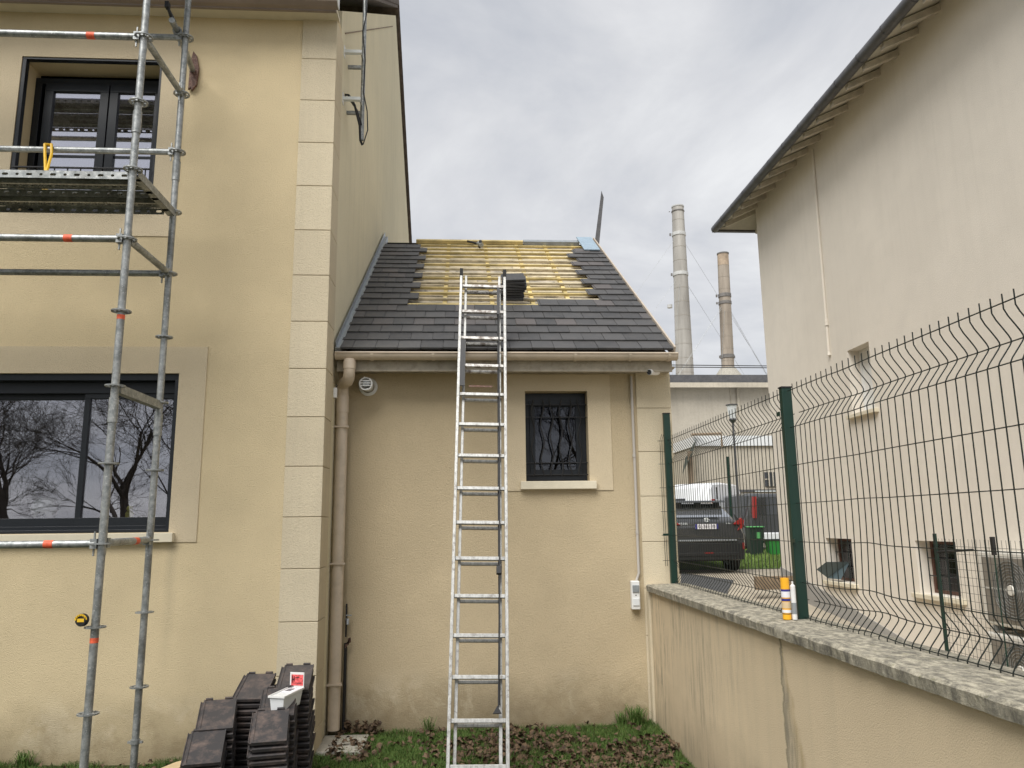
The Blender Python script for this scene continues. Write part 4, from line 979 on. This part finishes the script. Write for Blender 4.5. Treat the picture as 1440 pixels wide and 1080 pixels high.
for (fl, fr_, yy, yaw, lab) in piles:
    a, b_ = at(*fl, Y=yy), at(*fr_, Y=yy); top = (a + b_) / 2; tilt = R(23)
    pitch = .039; n = int((top.z) / pitch)
    for k in range(n):
        z = top.z - .014 - k * pitch
        t = bpy.data.objects.new('roof_tile', stm); C.objects.link(t)
        jx, jy = (random.uniform(-.006, .006), random.uniform(-.008, .008)) if k else (0, 0)
        t.matrix_world = Matrix.Translation((top.x + jx + .0015 * k, yy + jy, z)) @ Matrix.Rotation(R(-yaw + (random.uniform(-1.5, 1.5) if k else 0)), 4, 'Z') @ Matrix.Rotation(tilt + R(random.uniform(-.8, .8)), 4, 'X')
        tag(t, (ORD[k] if k < 20 else 'lowest') + (' dark tile' if k == 0 else ' tile from the top') + lab, 'roof tile', 'tiles stacked in front of the house')
    if 'carrying' in lab: boxpos = Matrix.Translation((top.x, yy, top.z)) @ Matrix.Rotation(R(-yaw), 4, 'Z') @ Matrix.Rotation(tilt, 4, 'X')
bxx = thing('plastic_box', 'milky white plastic box with red and white label lid open on the tile stack', 'box')
bxx.matrix_world = boxpos @ Matrix.Translation((.0, .03, .004)) @ Matrix.Rotation(R(-22), 4, 'X') @ Matrix.Rotation(R(-24), 4, 'Z')
b = MB(); bw, bl, bh = .105, .26, .10
tb = [(-.042, .01), (.042, .01), (.042, .24), (-.042, .24)]; tp = [(-bw/2, 0), (bw/2, 0), (bw/2, bl), (-bw/2, bl)]
b.add([(x, y, 0) for x, y in tb] + [(x, y, bh) for x, y in tp], [(3,2,1,0), (0,1,5,4), (1,2,6,5), (2,3,7,6), (3,0,4,7), (4,5,6,7)])
bo = b.build('tub', M['clearbox'], bxx, bevel=.004)
frb = MB().box(-bw/2 - .006, bw/2 + .006, -.008, .0, bh - .006, bh + .006).box(-bw/2 - .006, bw/2 + .006, bl, bl + .006, bh - .006, bh + .006).box(-bw/2 - .006, -bw/2, 0, bl, bh - .006, bh + .006).box(bw/2, bw/2 + .006, 0, bl, bh - .006, bh + .006).build('rim', M['white'], bxx)
MB().box(-.04, .04, .12, .245, bh + .001, bh + .003).build('paper_label', M['paper'], bxx); b = MB()
for k in range(5): b.box(-.028 + k * .009, -.0245 + k * .009 + (.002 if k % 2 else 0), .15, .225, bh + .0031, bh + .004)
b.build('barcode', M['ink'], bxx)
ld = MB().box(-bw/2, bw/2, bl + .008, bl + .013, bh + .0, bh + .10).build('lid', M['white'], bxx, bevel=.002); MB().box(-bw/2 + .012, bw/2 - .006, bl + .005, bl + .0075, bh + .015, bh + .085).build('label', M['label'], bxx); b = MB()
for (x0_, x1_, z0_, z1_) in ((-.036, -.03, .035, .075), (-.03, -.018, .052, .058), (-.022, -.016, .04, .075), (-.01, .02, .065, .069), (-.008, .03, .03, .033)): b.box(x0_, x1_, bl + .0025, bl + .0045, bh + z0_, bh + z1_)
b.build('label_print', M['ink'], bxx)
# offcut of board on the grass
q = [Vector((-2.42, 6.22, .02)), Vector((-2.18, 6.33, .03)), Vector((-2.26, 6.38, .05)), Vector((-2.36, 6.32, .04))]
b0, b1, b2, b3 = Vector((-2.27, 5.98, .03)), Vector((-2.08, 5.99, .03)), Vector((-1.99, 6.26, .07)), Vector((-2.10, 6.20, .06))
tag(MB().add([*[b_ - Vector((0, 0, .018)) for b_ in (b0, b1, b2, b3)], b0, b1, b2, b3], [(3,2,1,0),(4,5,6,7),(0,1,5,4),(1,2,6,5),(2,3,7,6),(3,0,4,7)]).build('board_offcut', M['timber']), 'pale pointed wooden offcut lying in the grass by the scaffold foot', 'board')
# objects on the inside window ledge
gl = thing('glass_globe', 'pale speckled round globe behind the large window', 'globe', (at(63, 712, Y=6.71).x, 6.705, 1.82))
MB().lathe([(.001, .0), (.05, .008), (.085, .05), (.10, .10), (.085, .155), (.05, .19), (.001, .20)], n=24).build('globe', simple('pale marbled globe', (.80, .86, .82), .35, var=.2, scale=14), gl, smooth=True)
MB().prism([(-.05, 0), (-.01, .08), (0, .03), (.03, .07), (.06, 0)], -.11, -.105, lambda u, v, a: (u + .03, a, v)).build('leaf', M['binblack'], gl)
yv = thing('yellow_figurine', 'small yellow ornament behind the right pane of the large window', 'ornament', (at(184, 717, Y=6.68).x, 6.66, 1.82))
MB().lathe([(0, 0), (.03, 0), (.033, .06), (.02, .075), (.028, .09), (.02, .115), (0, .12)], n=16).build('body', simple('pale yellow glaze', (.65, .65, .15), .5), yv, smooth=True)
# tap and black hose beside the downpipe
hs = thing('garden_tap', 'metal garden tap on a black stand pipe beside the downpipe', 'tap', (-1.012, 7.06, 0))
MB().tube([(0, 0, .02), (0, 0, .75)], .014, 8).tube([(0, 0, .80), (0, 0, 1.08)], .008, 6).build('stand_pipe', M['black'], hs); MB().tube([(0, 0, .95), (.02, -.05, .95), (.02, -.06, .91)], .012, 8).box(.0, .05, -.035, -.02, .98, .99).build('spout', M['zinc'], hs)
MB().prism([(0, 0), (.05, .02), (.045, .06), (.02, .05), (.03, .0), (.0, -.03)], -.03, -.025, lambda u, v, a: (u, a, .74 + v)).build('rag', M['rust'], hs)

# ================================================================== BACKGROUND
def loft(secs, mat, name, parent):
    n = len(secs[0][1]); V = []; F = []
    for (y, ring) in secs: V += [(x, y, z) for x, z in ring]
    for i in range(len(secs) - 1):
        for j in range(n): F.append((i*n + j, i*n + (j+1) % n, (i+1)*n + (j+1) % n, (i+1)*n + j))
    F += [tuple(range(n))[::-1], tuple(range((len(secs)-1)*n, len(secs)*n))]
    o = MB().add(V, F).build(name, mat, parent, smooth=True); return o
def ring(w, z0, zb, zt, wt):
    r = [(w*.86, z0), (w*.98, z0 + .10), (w, z0 + .3), (w*.99, zb - .12), (w*.93, zb), (wt, zt - .07), (wt*.86, zt)]
    return r + [(-x, z) for x, z in r[::-1]]
def wheel(parent, x, y, r=.34, wd=.22):
    wh = MB().lathe([(r*.62, -wd/2), (r*.9, -wd/2), (r, -wd/2 + .03), (r, wd/2 - .03), (r*.9, wd/2), (r*.62, wd/2)], (x, y, r), (1, 0, 0), 24).build('wheel', M['rubber'], parent, smooth=True)
    MB().lathe([(0, -.06), (r*.6, -.09), (r*.63, -.05), (r*.63, .05), (r*.6, .09), (0, .06)], (x, y, r), (1, 0, 0), 20).build('rim', M['zinc'], wh)
# dark SUV seen from behind, local: rear at y=0, length along +y
suv = thing('parked_suv', 'dark grey compact SUV seen from behind with roof spoiler, parked behind the fence', 'car', (5.40, 17.0, .63), R(2))
loft([(0, ring(.84, .36, .95, 1.06, .78)), (.05, ring(.88, .30, .98, 1.14, .78)), (.22, ring(.91, .26, 1.03, 1.21, .72)), (.62, ring(.92, .24, 1.06, 1.52, .62)), (1.4, ring(.92, .24, 1.05, 1.60, .62)), (2.2, ring(.91, .24, 1.02, 1.57, .62)), (3.0, ring(.90, .24, .98, 1.12, .72)), (3.9, ring(.88, .26, .80, .93, .70)), (4.3, ring(.74, .32, .62, .74, .6))], M['carpaint'], 'body', suv)
MB().add([(-.66, .215, 1.225), (.66, .215, 1.225), (.52, .56, 1.50), (-.52, .56, 1.50)], [(0,1,2,3)]).build('rear_window', M['skyglass'], suv)
sp_ = MB().prism([(.34, 1.555), (.42, 1.60), (.80, 1.60), (.80, 1.565), (.46, 1.555)], -.60, .60, lambda u, v, a: (a, u, v)).build('spoiler', M['carpaint'], suv, bevel=.01)
for xx in (-.45, 0, .45): MB().box(xx - .05, xx + .05, .46, .62, 1.40, 1.575).build('spoiler_mount', M['black'], sp_)
MB().box(-.80, .80, -.06, .02, .30, .66).box(-.70, .70, -.08, -.055, .38, .46).build('bumper', M['black'], suv, bevel=.03)
MB().box(-.66, .66, -.055, .0, .70, .735).build('bumper_trim', M['zinc'], suv, bevel=.008)
MB().box(-.26, .26, -.022, -.005, 1.02 - .055, 1.02 + .055).build('number_plate', M['paper'], suv); 
for xx in (-.26, .225): MB().box(xx, xx + .035, -.0245, -.022, .965, 1.075).build('plate_band', M['navy'], suv)
TXM = Matrix.Rotation(R(90), 4, 'X')
text('plate_text', 'GJ-267-VB', .092, M['ink'], suv, Matrix.Translation((0, -.0235, 1.02)) @ TXM)
b = MB()
for (rx_, rz_, oz) in ((.058, .040, 0), (.024, .036, .0), (.044, .016, .016)): b.tube([(rx_ * math.cos(a), -.03, 1.165 + oz + rz_ * math.sin(a)) for a in np.linspace(0, 2*math.pi, 25)[:-1]], .0055, 5, closed=True)
b.build('emblem', M['whitemetal'], suv)
text('badge', 'C-HR', .07, M['whitemetal'], suv, Matrix.Translation((-.52, -.03, 1.08)) @ TXM); text('badge', 'HYBRID', .035, M['whitemetal'], suv, Matrix.Translation((.50, -.03, 1.08)) @ TXM)
for s_ in (-1, 1):
    MB().prism([(s_*.60, 1.06), (s_*.80, 1.20), (s_*.86, 1.14), (s_*.82, .98), (s_*.70, .93), (s_*.78, 1.06)], -.035, .10, lambda u, v, a: (u, a, v)).build('tail_light', M['red'], suv)
    MB().box(s_*.80 - .02, s_*.80 + .02, -.07, -.0605, .52, .66).build('reflector', M['red'], suv); wheel(suv, s_*.80, .72); wheel(suv, s_*.80, 3.35)
MB().box(-.10, .10, -.085, -.0805, .44, .46).build('fog_lamp', M['red'], suv)
MB().prism([(.64, 1.30), (.72, 1.04), (.90, .98), (.90, 1.0), (.80, 1.12)], .0, .02, lambda u, v, a: (u, a, v)).build('haunch_trim', M['carpaint'], suv)
# white van, seen over the SUV
van = thing('white_van', 'white delivery van parked behind the dark SUV', 'van', (7.75, 25.8, .78), R(-38)); van.scale = (.88, .88, .88)
loft([(0, ring(.88, .35, 1.2, 2.40, .76)), (.12, ring(.92, .30, 1.25, 2.55, .78)), (1.2, ring(.94, .28, 1.25, 2.62, .80)), (3.0, ring(.94, .28, 1.25, 2.60, .80)), (3.7, ring(.93, .28, 1.2, 2.3, .72)), (4.2, ring(.92, .28, 1.1, 1.4, .78)), (4.8, ring(.85, .3, .9, 1.05, .7))], M['carwhite'], 'body', van)
for xx in (-.72,): MB().box(xx, xx + .45, -.02, .0, 1.45, 2.0).build('rear_window', M['carglass'], van)
for s_ in (-1, 1): MB().box(s_*.83 - .05, s_*.83 + .05, -.03, .06, 1.35, 1.95).build('tail_light', M['red'], van); wheel(van, s_*.8, .9); wheel(van, s_*.8, 3.9)
MB().box(.93, .95, .1, .16, 1.95, 2.40).build('door_gap', M['black'], van)
# dark people carrier
mpv = thing('dark_people_carrier', 'dark people carrier with upright red tail lamp behind the bins', 'car', (9.95, 24.0, .80), R(4))
loft([(0, ring(.86, .35, 1.1, 1.70, .72)), (.1, ring(.90, .28, 1.15, 1.80, .74)), (1.0, ring(.92, .26, 1.15, 1.86, .76)), (3.0, ring(.92, .26, 1.1, 1.82, .74)), (3.7, ring(.90, .26, 1.05, 1.2, .76)), (4.5, ring(.80, .3, .8, .95, .7))], M['carpaint'], 'body', mpv)
MB().add([(-.62, -.012, 1.15), (.62, -.012, 1.15), (.58, -.005, 1.66), (-.58, -.005, 1.66)], [(0,1,2,3)]).build('rear_window', M['carglass'], mpv)
for s_ in (-1, 1): MB().prism([(s_*.74, 1.05), (s_*.84, 1.05), (s_*.80, 1.72), (s_*.70, 1.72)], -.04, .08, lambda u, v, a: (u, a, v)).build('tail_light', M['red'], mpv); wheel(mpv, s_*.8, .8); wheel(mpv, s_*.8, 3.4)
MB().box(-.8, .8, -.08, .02, .35, .6).build('bumper', M['carwhite'], mpv, bevel=.03)
MB().box(-.6, .6, .2, .24, 1.88, 1.91).build('roof_rail', M['whitemetal'], mpv)
# wheelie bins
bn = thing('wheelie_bin', 'tall dark wheelie bin with pale green lid and sticker', 'bin', (8.38, 22.0, .775)); bn.scale = (.9, .9, .9)
MB().add([(-.19, -.18, 0), (.19, -.18, 0), (.19, .18, 0), (-.19, .18, 0), (-.23, -.23, .88), (.23, -.23, .88), (.23, .23, .88), (-.23, .23, .88)], [(3,2,1,0),(4,5,6,7),(0,1,5,4),(1,2,6,5),(2,3,7,6),(3,0,4,7)]).build('body', M['binblack'], bn, bevel=.02)
MB().box(-.25, .25, -.26, .26, .885, .93).build('lid', M['greenlid'], bn, bevel=.02); MB().box(-.03, .12, -.225, -.215, .55, .74).build('sticker', M['greenlid'], bn); MB().tube([(-.2, .26, .9), (.2, .26, .9)], .02, 8).build('handle', M['binblack'], bn)
for s_ in (-1, 1): MB().lathe([(0, -.02), (.09, -.02), (.09, .02), (0, .02)], (s_*.21, .2, .09), (1,0,0), 14).build('wheel', M['rubber'], bn)
gb = thing('recycling_crate', 'bright green open box bin beside the tall wheelie bin', 'bin', (8.90, 21.9, .775))
MB().add([(-.17, -.17, 0), (.17, -.17, 0), (.17, .17, 0), (-.17, .17, 0), (-.21, -.2, .44), (.21, -.2, .44), (.21, .2, .44), (-.21, .2, .44)], [(3,2,1,0),(0,1,5,4),(1,2,6,5),(2,3,7,6),(3,0,4,7)]).build('body', M['bingreen'], gb, bevel=.015)
MB().box(-.23, .23, -.22, .22, .44, .47).build('lid', M['binblack'], gb)
# brown kerb box by the neighbouring house
e0, e1 = at(1062, 822, Z=.64), at(1098, 830, Z=.64)
kb = MB().box(e0.x, e0.x + 1.2, e0.y - .05, e0.y + .05, .55, .78)
tag(kb.build('timber_edging', M['rafter']), 'brown timber edging at the end of the grass strip', 'edging')
# back retaining wall
rw = MB().box(10.0, 18, 28.6, 28.9, .5, 2.84).build('retaining_wall', M['far']); tag(rw, 'dark low retaining wall behind the parked cars', 'wall')
MB().box(9.9, 18, 28.5, 29.0, 2.842, 2.93).build('coping', M['dzinc'], rw)
# lantern
la_ = thing('street_lantern', 'glass street lantern on a slim grey post in front of the factory wall', 'street lamp', (8.50, 23.5, .66))
lt = at(1024, 568, Y=23.5).z - .66
MB().tube([(.02, 0, 0), (0, 0, lt - .62)], [.05, .032], 10).build('post', M['dzinc'], la_, smooth=True)
MB().lathe([(.035, 0), (.12, .10), (.12, .14), (.05, .14)], (0, 0, lt - .62), n=12).build('collar', M['dzinc'], la_)
MB().lathe([(.10, 0), (.17, .42)], (0, 0, lt - .47), n=6).build('lantern_glass', M['clearbox'], la_); MB().lathe([(.20, 0), (.20, .03), (.0, .06)], (0, 0, lt - .05), n=6).build('cap', M['dzinc'], la_)
MB().tube([(0, 0, lt - .47), (0, 0, lt - .05)], .012, 5).build('stem', M['black'], la_)
fp = MB().box(-.03, .03, -.03, .03, 0, 3.0).build('fence_post', M['green']); fp.location = (at(1023, 645, Y=22.5).x, 22.5, .66); tag(fp, 'dark green fence post standing left of the lantern', 'post')
# factory
fa = thing('factory_building', 'old grey beige factory hall with dark roof edge behind the cars', 'factory', (12, 40, .6))
FAB = lambda o: (setattr(o, 'parent', fa), setattr(o, 'matrix_parent_inverse', Matrix.Translation((-12, -40, -.6))), o)[2]
fy = 34.0; zt = at(1010, 544, Y=fy).z; zt2 = at(1010, 527, Y=fy - .5).z
FAB(MB().box(-6, 30, fy, fy + 20, .5, zt).build('wall', M['far']))
FAB(MB().box(-6.2, 30.2, fy - .5, fy + 20.5, zt + .003, zt2).build('roof_edge', M['dzinc'])); FAB(MB().box(-6.2, 30.2, fy - .56, fy - .503, zt - .12, zt + .10).build('gutter', M['far2']))
px_ = at(1040, 600, Y=fy).x
FAB(MB().box(px_ - .06, px_ + .06, fy - .10, fy - .002, .6, zt).build('downpipe', M['fascia'])); FAB(MB().box(px_ - .35, px_ - .3, fy - .03, fy - .002, .6, zt).build('downpipe', M['fascia']))
fb = thing('workshop_building', 'lower cream workshop with pale fascia band in front of the factory', 'workshop', (11, 30.5, .6))
FBB = lambda o: (setattr(o, 'parent', fb), setattr(o, 'matrix_parent_inverse', Matrix.Translation((-11, -30.5, -.6))), o)[2]
x0_ = at(975, 613, Y=30).x; z1_ = at(1030, 613, Y=30).z; z0_ = at(1030, 627, Y=30).z
FBB(MB().box(x0_ + .05, 18, 30.05, 33.6, .5, z0_ - .004).build('wall', M['far2'])); FBB(MB().box(x0_, 18.1, 29.95, 33.7, z0_, z1_).build('fascia', M['clearbox']))
wx0, wx1 = at(1075, 664, Y=30).x, at(1092, 664, Y=30).x; wz0, wz1 = at(1075, 684, Y=30).z, at(1075, 664, Y=30).z
fw_ = FBB(MB().box(wx0, wx1, 30.0, 30.048, wz0, wz1).build('window', M['carglass']))
b = MB()
for q in (.33, .66): b.box(wx0 + (wx1 - wx0) * q - .02, wx0 + (wx1 - wx0) * q + .02, 29.97, 29.998, wz0, wz1)
b.box(wx0, wx0 + (wx1-wx0)*.33 - .021, 29.97, 29.998, (wz0+wz1)/2 - .02, (wz0+wz1)/2 + .02); b.build('glazing_bar', M['far2'], fw_)
ax_ = at(966, 645, Y=28.5); 
FBB(MB().add([(ax_.x - .3, 28.2, ax_.z - .6), (ax_.x + .15, 28.2, ax_.z + .2), (x0_ + .1, 29.94, z1_ - .1), (x0_ - .4, 29.94, z1_ - .9)], [(0,1,2,3)]).build('awning', M['binblack'])); FBB(MB().box(ax_.x + .1, ax_.x + .25, 28.6, 28.75, .6, ax_.z + .3).build('awning_post', M['rafter']))
FBB(MB().tube([(x0_ - .1, 29.9, z1_ + .05), (x0_ + .9, 29.3, z1_ + .02), (x0_ + .9, 29.3, z1_ - .5)], .05, 6).build('pipe', M['rafter']))
# chimneys
def chimney(name_label, pxb, pxt, ytop, Yc, rb, rt, mat, joints, bands, capm):
    bt = at(*pxb, Y=Yc); tp = at(*pxt, Y=Yc); t = thing('factory_chimney', name_label, 'chimney', (bt.x, Yc, bt.z - 8))
    def pt(u): return Vector((0, 0, 8)) * (1) + (tp - bt) * u
    n = joints; d = tp - bt
    for k in range(-3, n):
        u0, u1 = k / n, (k + 1) / n
        ra, rb_ = rb + (rt - rb) * u0, rb + (rt - rb) * u1
        b = MB(); b.tube([pt(u0), pt(u0 + (u1 - u0) * .985)], [ra, rb_], 28)
        sh = b.build('shaft_section', capm if (k == n - 1 and capm) else mat, t, smooth=True)
        MB().tube([pt(u0 + (u1 - u0) * .985), pt(u1)], [rb_ + .02, rb_ + .02], 28, cap=False).build('joint', M['fascia'], sh, smooth=True)
    for (u, mm_, hgt) in bands:
        r_ = rb + (rt - rb) * u
        o = MB().lathe([(r_, 0), (r_ + .06, .03), (r_ + .06, hgt), (r_, hgt + .03)], pt(u), n=28).build('band', mm_, t)
        for s_ in (-1, 1): MB().box(s_*(r_ + .10) - .07, s_*(r_ + .10) + .07, -.06, .06, pt(u).z + .05, pt(u).z + hgt - .05).build('lug', M['soot'], o)
    r_ = rt; MB().lathe([(r_ - .12, 0), (r_ + .04, 0), (r_ + .05, .12), (r_ - .15, .14)], pt(1.0), n=28).build('crown', M['soot'] if capm else M['band'], t)
    return t, pt, bt, rb
CY = 70.
s1 = at(961, 300, Y=CY).x - at(945, 300, Y=CY).x; s1b = at(974, 520, Y=CY).x - at(949.5, 520, Y=CY).x
t1, pt1, b1_, _ = chimney('taller pale grey factory chimney with steel bands, left of the pair', (963, 525), (953, 292), 292, CY, s1b / 2, s1 / 2, M['chimney'], 12, [(.97, M['soot'], .12), (.82, M['band'], .35), (.575, M['band'], .35)], None)
s2 = at(1024, 365, Y=CY).x - at(1009, 365, Y=CY).x; s2b = at(1032.5, 520, Y=CY).x - at(1015, 520, Y=CY).x
t2, pt2, b2_, _ = chimney('shorter brown stained factory chimney with rusty head, right of the pair', (1024, 525), (1016.5, 358), 358, CY, s2b / 2, s2 / 2, M['chimney2'], 10, [(.63, M['soot'], .35), (.57, M['soot'], .3), (.12, M['soot'], .35)], M['sooty'])
MB().lathe([(s2b / 2 + .9, 0), (s2b / 2 + .1, 1.1)], (0, 0, 7.4), n=20).build('base_cone', M['concrete'], t2)
for (t, pt, us, spans) in ((t1, pt1, (.84, .59), (-16, 16)), (t2, pt2, (.60, .58), (-13, 13))):
    for u in us:
        for s_ in spans: MB().tube([pt(u), Vector((s_ * (.9 if u > .6 else .75), 6 * (1 if s_ > 0 else -1), 2))], .014, 3).build('guy_wire', M['galv'], t)
    MB().tube([pt(us[1]), (-4, -8, 2)], .014, 3).build('guy_wire', M['galv'], t)
MB().lathe([(.0, 0), (.25, 0), (.25, .3), (0, .3)], pt1(.385) + Vector((-s1b / 2 - .35, 0, 0)), n=10).build('aircraft_light', M['band'], t1)
# power lines
for zz, yy in ((513, 515), (516, 517.5)):
    a, b_ = at(920, zz, Y=50), at(1120, yy, Y=50); d_ = b_ - a
    tag(MB().tube([a - d_ * 2, a, b_, b_ + d_ * 2], .035, 4).build('power_line', M['black']), ('upper' if zz == 513 else 'lower') + ' overhead power line crossing in front of the chimneys', 'cable')

# ================================================================== GRASS, LEAVES
rng = np.random.default_rng(4)
def grass(name, n, xr, yr, zf, hr, dens, wd=.004, kindmat='grass'):
    V = []; F = []
    xs_ = rng.uniform(*xr, n); ys_ = rng.uniform(*yr, n)
    for x, y in zip(xs_, ys_):
        if not dens(x, y): continue
        h = rng.uniform(*hr) * (1 + .8 * max(0, noise.noise(Vector((x * 3, y * 3, 1))))); a = rng.uniform(0, 6.283); l_ = rng.normal(0, .45) * h; l2 = rng.normal(0, .45) * h
        z = zf(x, y) - .005; c, s_ = math.cos(a) * wd / 2, math.sin(a) * wd / 2; i = len(V)
        V += [(x - c, y - s_, z), (x + c, y + s_, z), (x + l_ * .4 + c * .7, y + l2 * .4 + s_ * .7, z + h * .6), (x + l_ * .4 - c * .7, y + l2 * .4 - s_ * .7, z + h * .6), (x + l_, y + l2, z + h * .92)]
        F += [(i, i+1, i+2, i+3), (i+3, i+2, i+4)]
    me = bpy.data.meshes.new(name); me.from_pydata(V, [], F); me.materials.append(M[kindmat]); o = bpy.data.objects.new(name, me); C.objects.link(o)
    return o
def leafy(x, y): return noise.noise(Vector((x * 1.1 + 5, y * 1.6, 2))) + .35 * noise.noise(Vector((x * 4, y * 4, 7))) + (6.35 - y) * .55
o = grass('grass', 60000, (-1.0, 1.68), (5.3, 7.09), gz, (.02, .05), lambda x, y: rng.random() < (.9 if leafy(x, y) < .05 else .35)); o['kind'] = 'stuff'; tag(o, 'short mossy grass in front of the extension', 'grass')
o = grass('grass', 30000, (-4.3, -1.0), (5.6, 6.42), gz, (.02, .06), lambda x, y: noise.noise(Vector((x * 2.2, y * 2, 5))) > -.15); o['kind'] = 'stuff'; tag(o, 'short grass along the foot of the main house', 'grass')
def tuft(x, y, n, h, label, grp=None):
    V = []; F = []; 
    for k in range(n):
        a = rng.uniform(0, 6.283); L_ = h * rng.uniform(.6, 1.1); o_ = Vector((rng.normal(0, .03), rng.normal(0, .02), 0)); dr = Vector((math.cos(a), math.sin(a), 0)) * rng.uniform(.2, .9); w_ = Vector((-math.sin(a), math.cos(a), 0)) * .004
        pts = [o_, o_ + dr * L_ * .25 + Vector((0, 0, L_ * .5)), o_ + dr * L_ * .6 + Vector((0, 0, L_ * .8)), o_ + dr * L_ + Vector((0, 0, L_ * .65))]; i = len(V)
        for q, p in enumerate(pts): ww = w_ * (1 - q / 3.4); V += [p - ww, p + ww]
        F += [(i+q*2, i+q*2+1, i+q*2+3, i+q*2+2) for q in range(3)]
    o = MB().add(V, F).build('grass_tuft', M['grass']); o.location = (x, y, gz(x, y)); tag(o, label, 'grass tuft', grp)
tuft(1.50, 6.98, 150, .20, 'large arching grass tuft in the corner between extension and low wall')
tuft(1.38, 7.02, 60, .13, 'smaller grass tuft just left of the large corner tuft')
tuft(-3.25, 6.33, 90, .14, 'upright grass tuft at the wall left of the scaffold foot')
tuft(-.28, 7.03, 30, .16, 'thin grass tuft at the wall left of the ladder')
# curled dead leaves
def leaf_geo(x, y, z, sz, yaw, pitch_, roll, curl):
    pr = [(0, -.5), (.22, -.30), (.42, -.18), (.30, .02), (.46, .20), (.18, .28), (0, .55)]
    Mx = Matrix.Translation((x, y, z)) @ Matrix.Rotation(yaw, 4, 'Z') @ Matrix.Rotation(pitch_, 4, 'X') @ Matrix.Rotation(roll, 4, 'Y')
    V = []
    for (u, v) in pr: V += [Mx @ Vector((u * sz * math.cos(curl * u * 2), v * sz, curl * abs(u) * sz * .9 + .12 * sz * math.cos(v * 5))), Mx @ Vector((0, v * sz, .12 * sz * math.cos(v * 5))), Mx @ Vector((-u * sz * math.cos(curl * u * 2), v * sz, curl * abs(u) * sz * .9 + .12 * sz * math.cos(v * 5)))]
    F = []
    for q in range(len(pr) - 1):
        F += [(q*3, q*3+1, q*3+4, q*3+3), (q*3+1, q*3+2, q*3+5, q*3+4)]
    return V, F
b = MB(); cnt = 0
while cnt < 2100:
    x, y = rng.uniform(-1.05, 1.66), rng.uniform(5.3, 7.06)
    if leafy(x, y) < rng.uniform(-.25, .45) and rng.random() > .08: continue
    V, F = leaf_geo(x, y, gz(x, y) + rng.uniform(.01, .05), rng.uniform(.03, .065), rng.uniform(0, 6.28), rng.normal(0, .6), rng.normal(0, .6), rng.uniform(-.6, 1.0)); b.add(V, F); cnt += 1
for k in range(90):
    x, y = rng.uniform(-4, -1.2), rng.uniform(5.9, 6.38); V, F = leaf_geo(x, y, gz(x, y) + .03, rng.uniform(.03, .05), rng.uniform(0, 6.28), rng.normal(0, .6), rng.normal(0, .6), .5); b.add(V, F)
for k in range(60):
    x, y = rng.uniform(-1.0, -.7), rng.uniform(6.96, 7.07); V, F = leaf_geo(x, y, rng.uniform(.03, .10), rng.uniform(.04, .06), rng.uniform(0, 6.28), rng.normal(0, .8), rng.normal(0, .8), .7); b.add(V, F)
o = b.build('leaf_litter', M['leaf'], kind='stuff'); tag(o, 'curled brown dead leaves scattered over the grass', 'leaves')
gv = thing('grass_verge', 'x', 'grass'); bpy.data.objects.remove(gv)
vg = MB().add([(1.9, 18.0, .66), (12, 18.0, .66), (12, 22, .785), (1.9, 22, .785), (12, 25.5, .845), (1.9, 25.5, .845)], [(0,1,2,3), (3,2,4,5)]).build('grass_verge', M['grass'], kind='structure')
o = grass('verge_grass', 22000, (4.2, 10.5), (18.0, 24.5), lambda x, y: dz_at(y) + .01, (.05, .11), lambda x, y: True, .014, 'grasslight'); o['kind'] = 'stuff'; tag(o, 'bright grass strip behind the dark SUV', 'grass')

# ================================================================== BARE TREES BEHIND THE PHOTOGRAPHER (mirrored in the windows)
def tree(x, y, h, seed, label, dense=1.0):
    rd = random.Random(seed); t = thing('bare_tree', label, 'tree', (x, y, 0), 0, 'bare trees behind the garden'); big = MB(); small = MB()
    def grow(p, d, L_, r, lvl):
        pts = [p]; rs = [r]; n = 4 if lvl < 3 else 3
        for k in range(n):
            d = (d + Vector((rd.gauss(0, .17), rd.gauss(0, .17), rd.gauss(.04, .10)))).normalized(); p = p + d * L_ / n; pts.append(p); rs.append(r * (1 - .45 * (k + 1) / n))
        (big if lvl < 2 else small).tube(pts, rs, 7 if lvl < 2 else 3, cap=False)
        if lvl >= 7 or r < .0022: return
        for c in range(rd.choice((2, 3)) + (1 if lvl in (1, 2, 3, 4, 5) else 0)):
            q = rd.randint(1, n) if c else n; ax = Vector((rd.gauss(0, 1), rd.gauss(0, 1), rd.gauss(0, .5))).normalized()
            nd = (d + ax * rd.uniform(.5, 1.0)).normalized(); grow(pts[q], nd, L_ * rd.uniform(.6, .84), max(rs[q] * rd.uniform(.50, .72), .0045 if lvl < 6 else .002), lvl + 1)
    grow(Vector((0, 0, -.1)), Vector((rd.uniform(-.1, .1), rd.uniform(-.1, .1), 1)).normalized(), h * .26, h * .017, 0)
    big.build('trunk', M['bark'], t, smooth=True); small.build('branches', M['bark'], t)
for (x, y, h, sd_, lb_) in ((-9.3, -9, 10.5, 1, 'forked bare tree straight behind the left garden, mirrored in the large window'), (-13.5, -11, 12, 2, 'tall bare tree at the far left rear, mirrored at the left window edge'), (-6.4, -7.5, 9, 3, 'bare tree with low spreading limbs, nearest behind the garden'), (-11.5, -15, 13, 4, 'bare tree in the second row behind the forked one'), (-7.5, -14, 12, 5, 'slender bare tree in the second row'), (2.6, -8, 9, 6, 'bushy bare tree behind the ladder side of the garden'), (4.6, -12, 11, 8, 'bare tree furthest right behind the garden'), (-17, -14, 12, 9, 'outermost bare tree on the left')):
    tree(x, y, h, sd_, lb_)
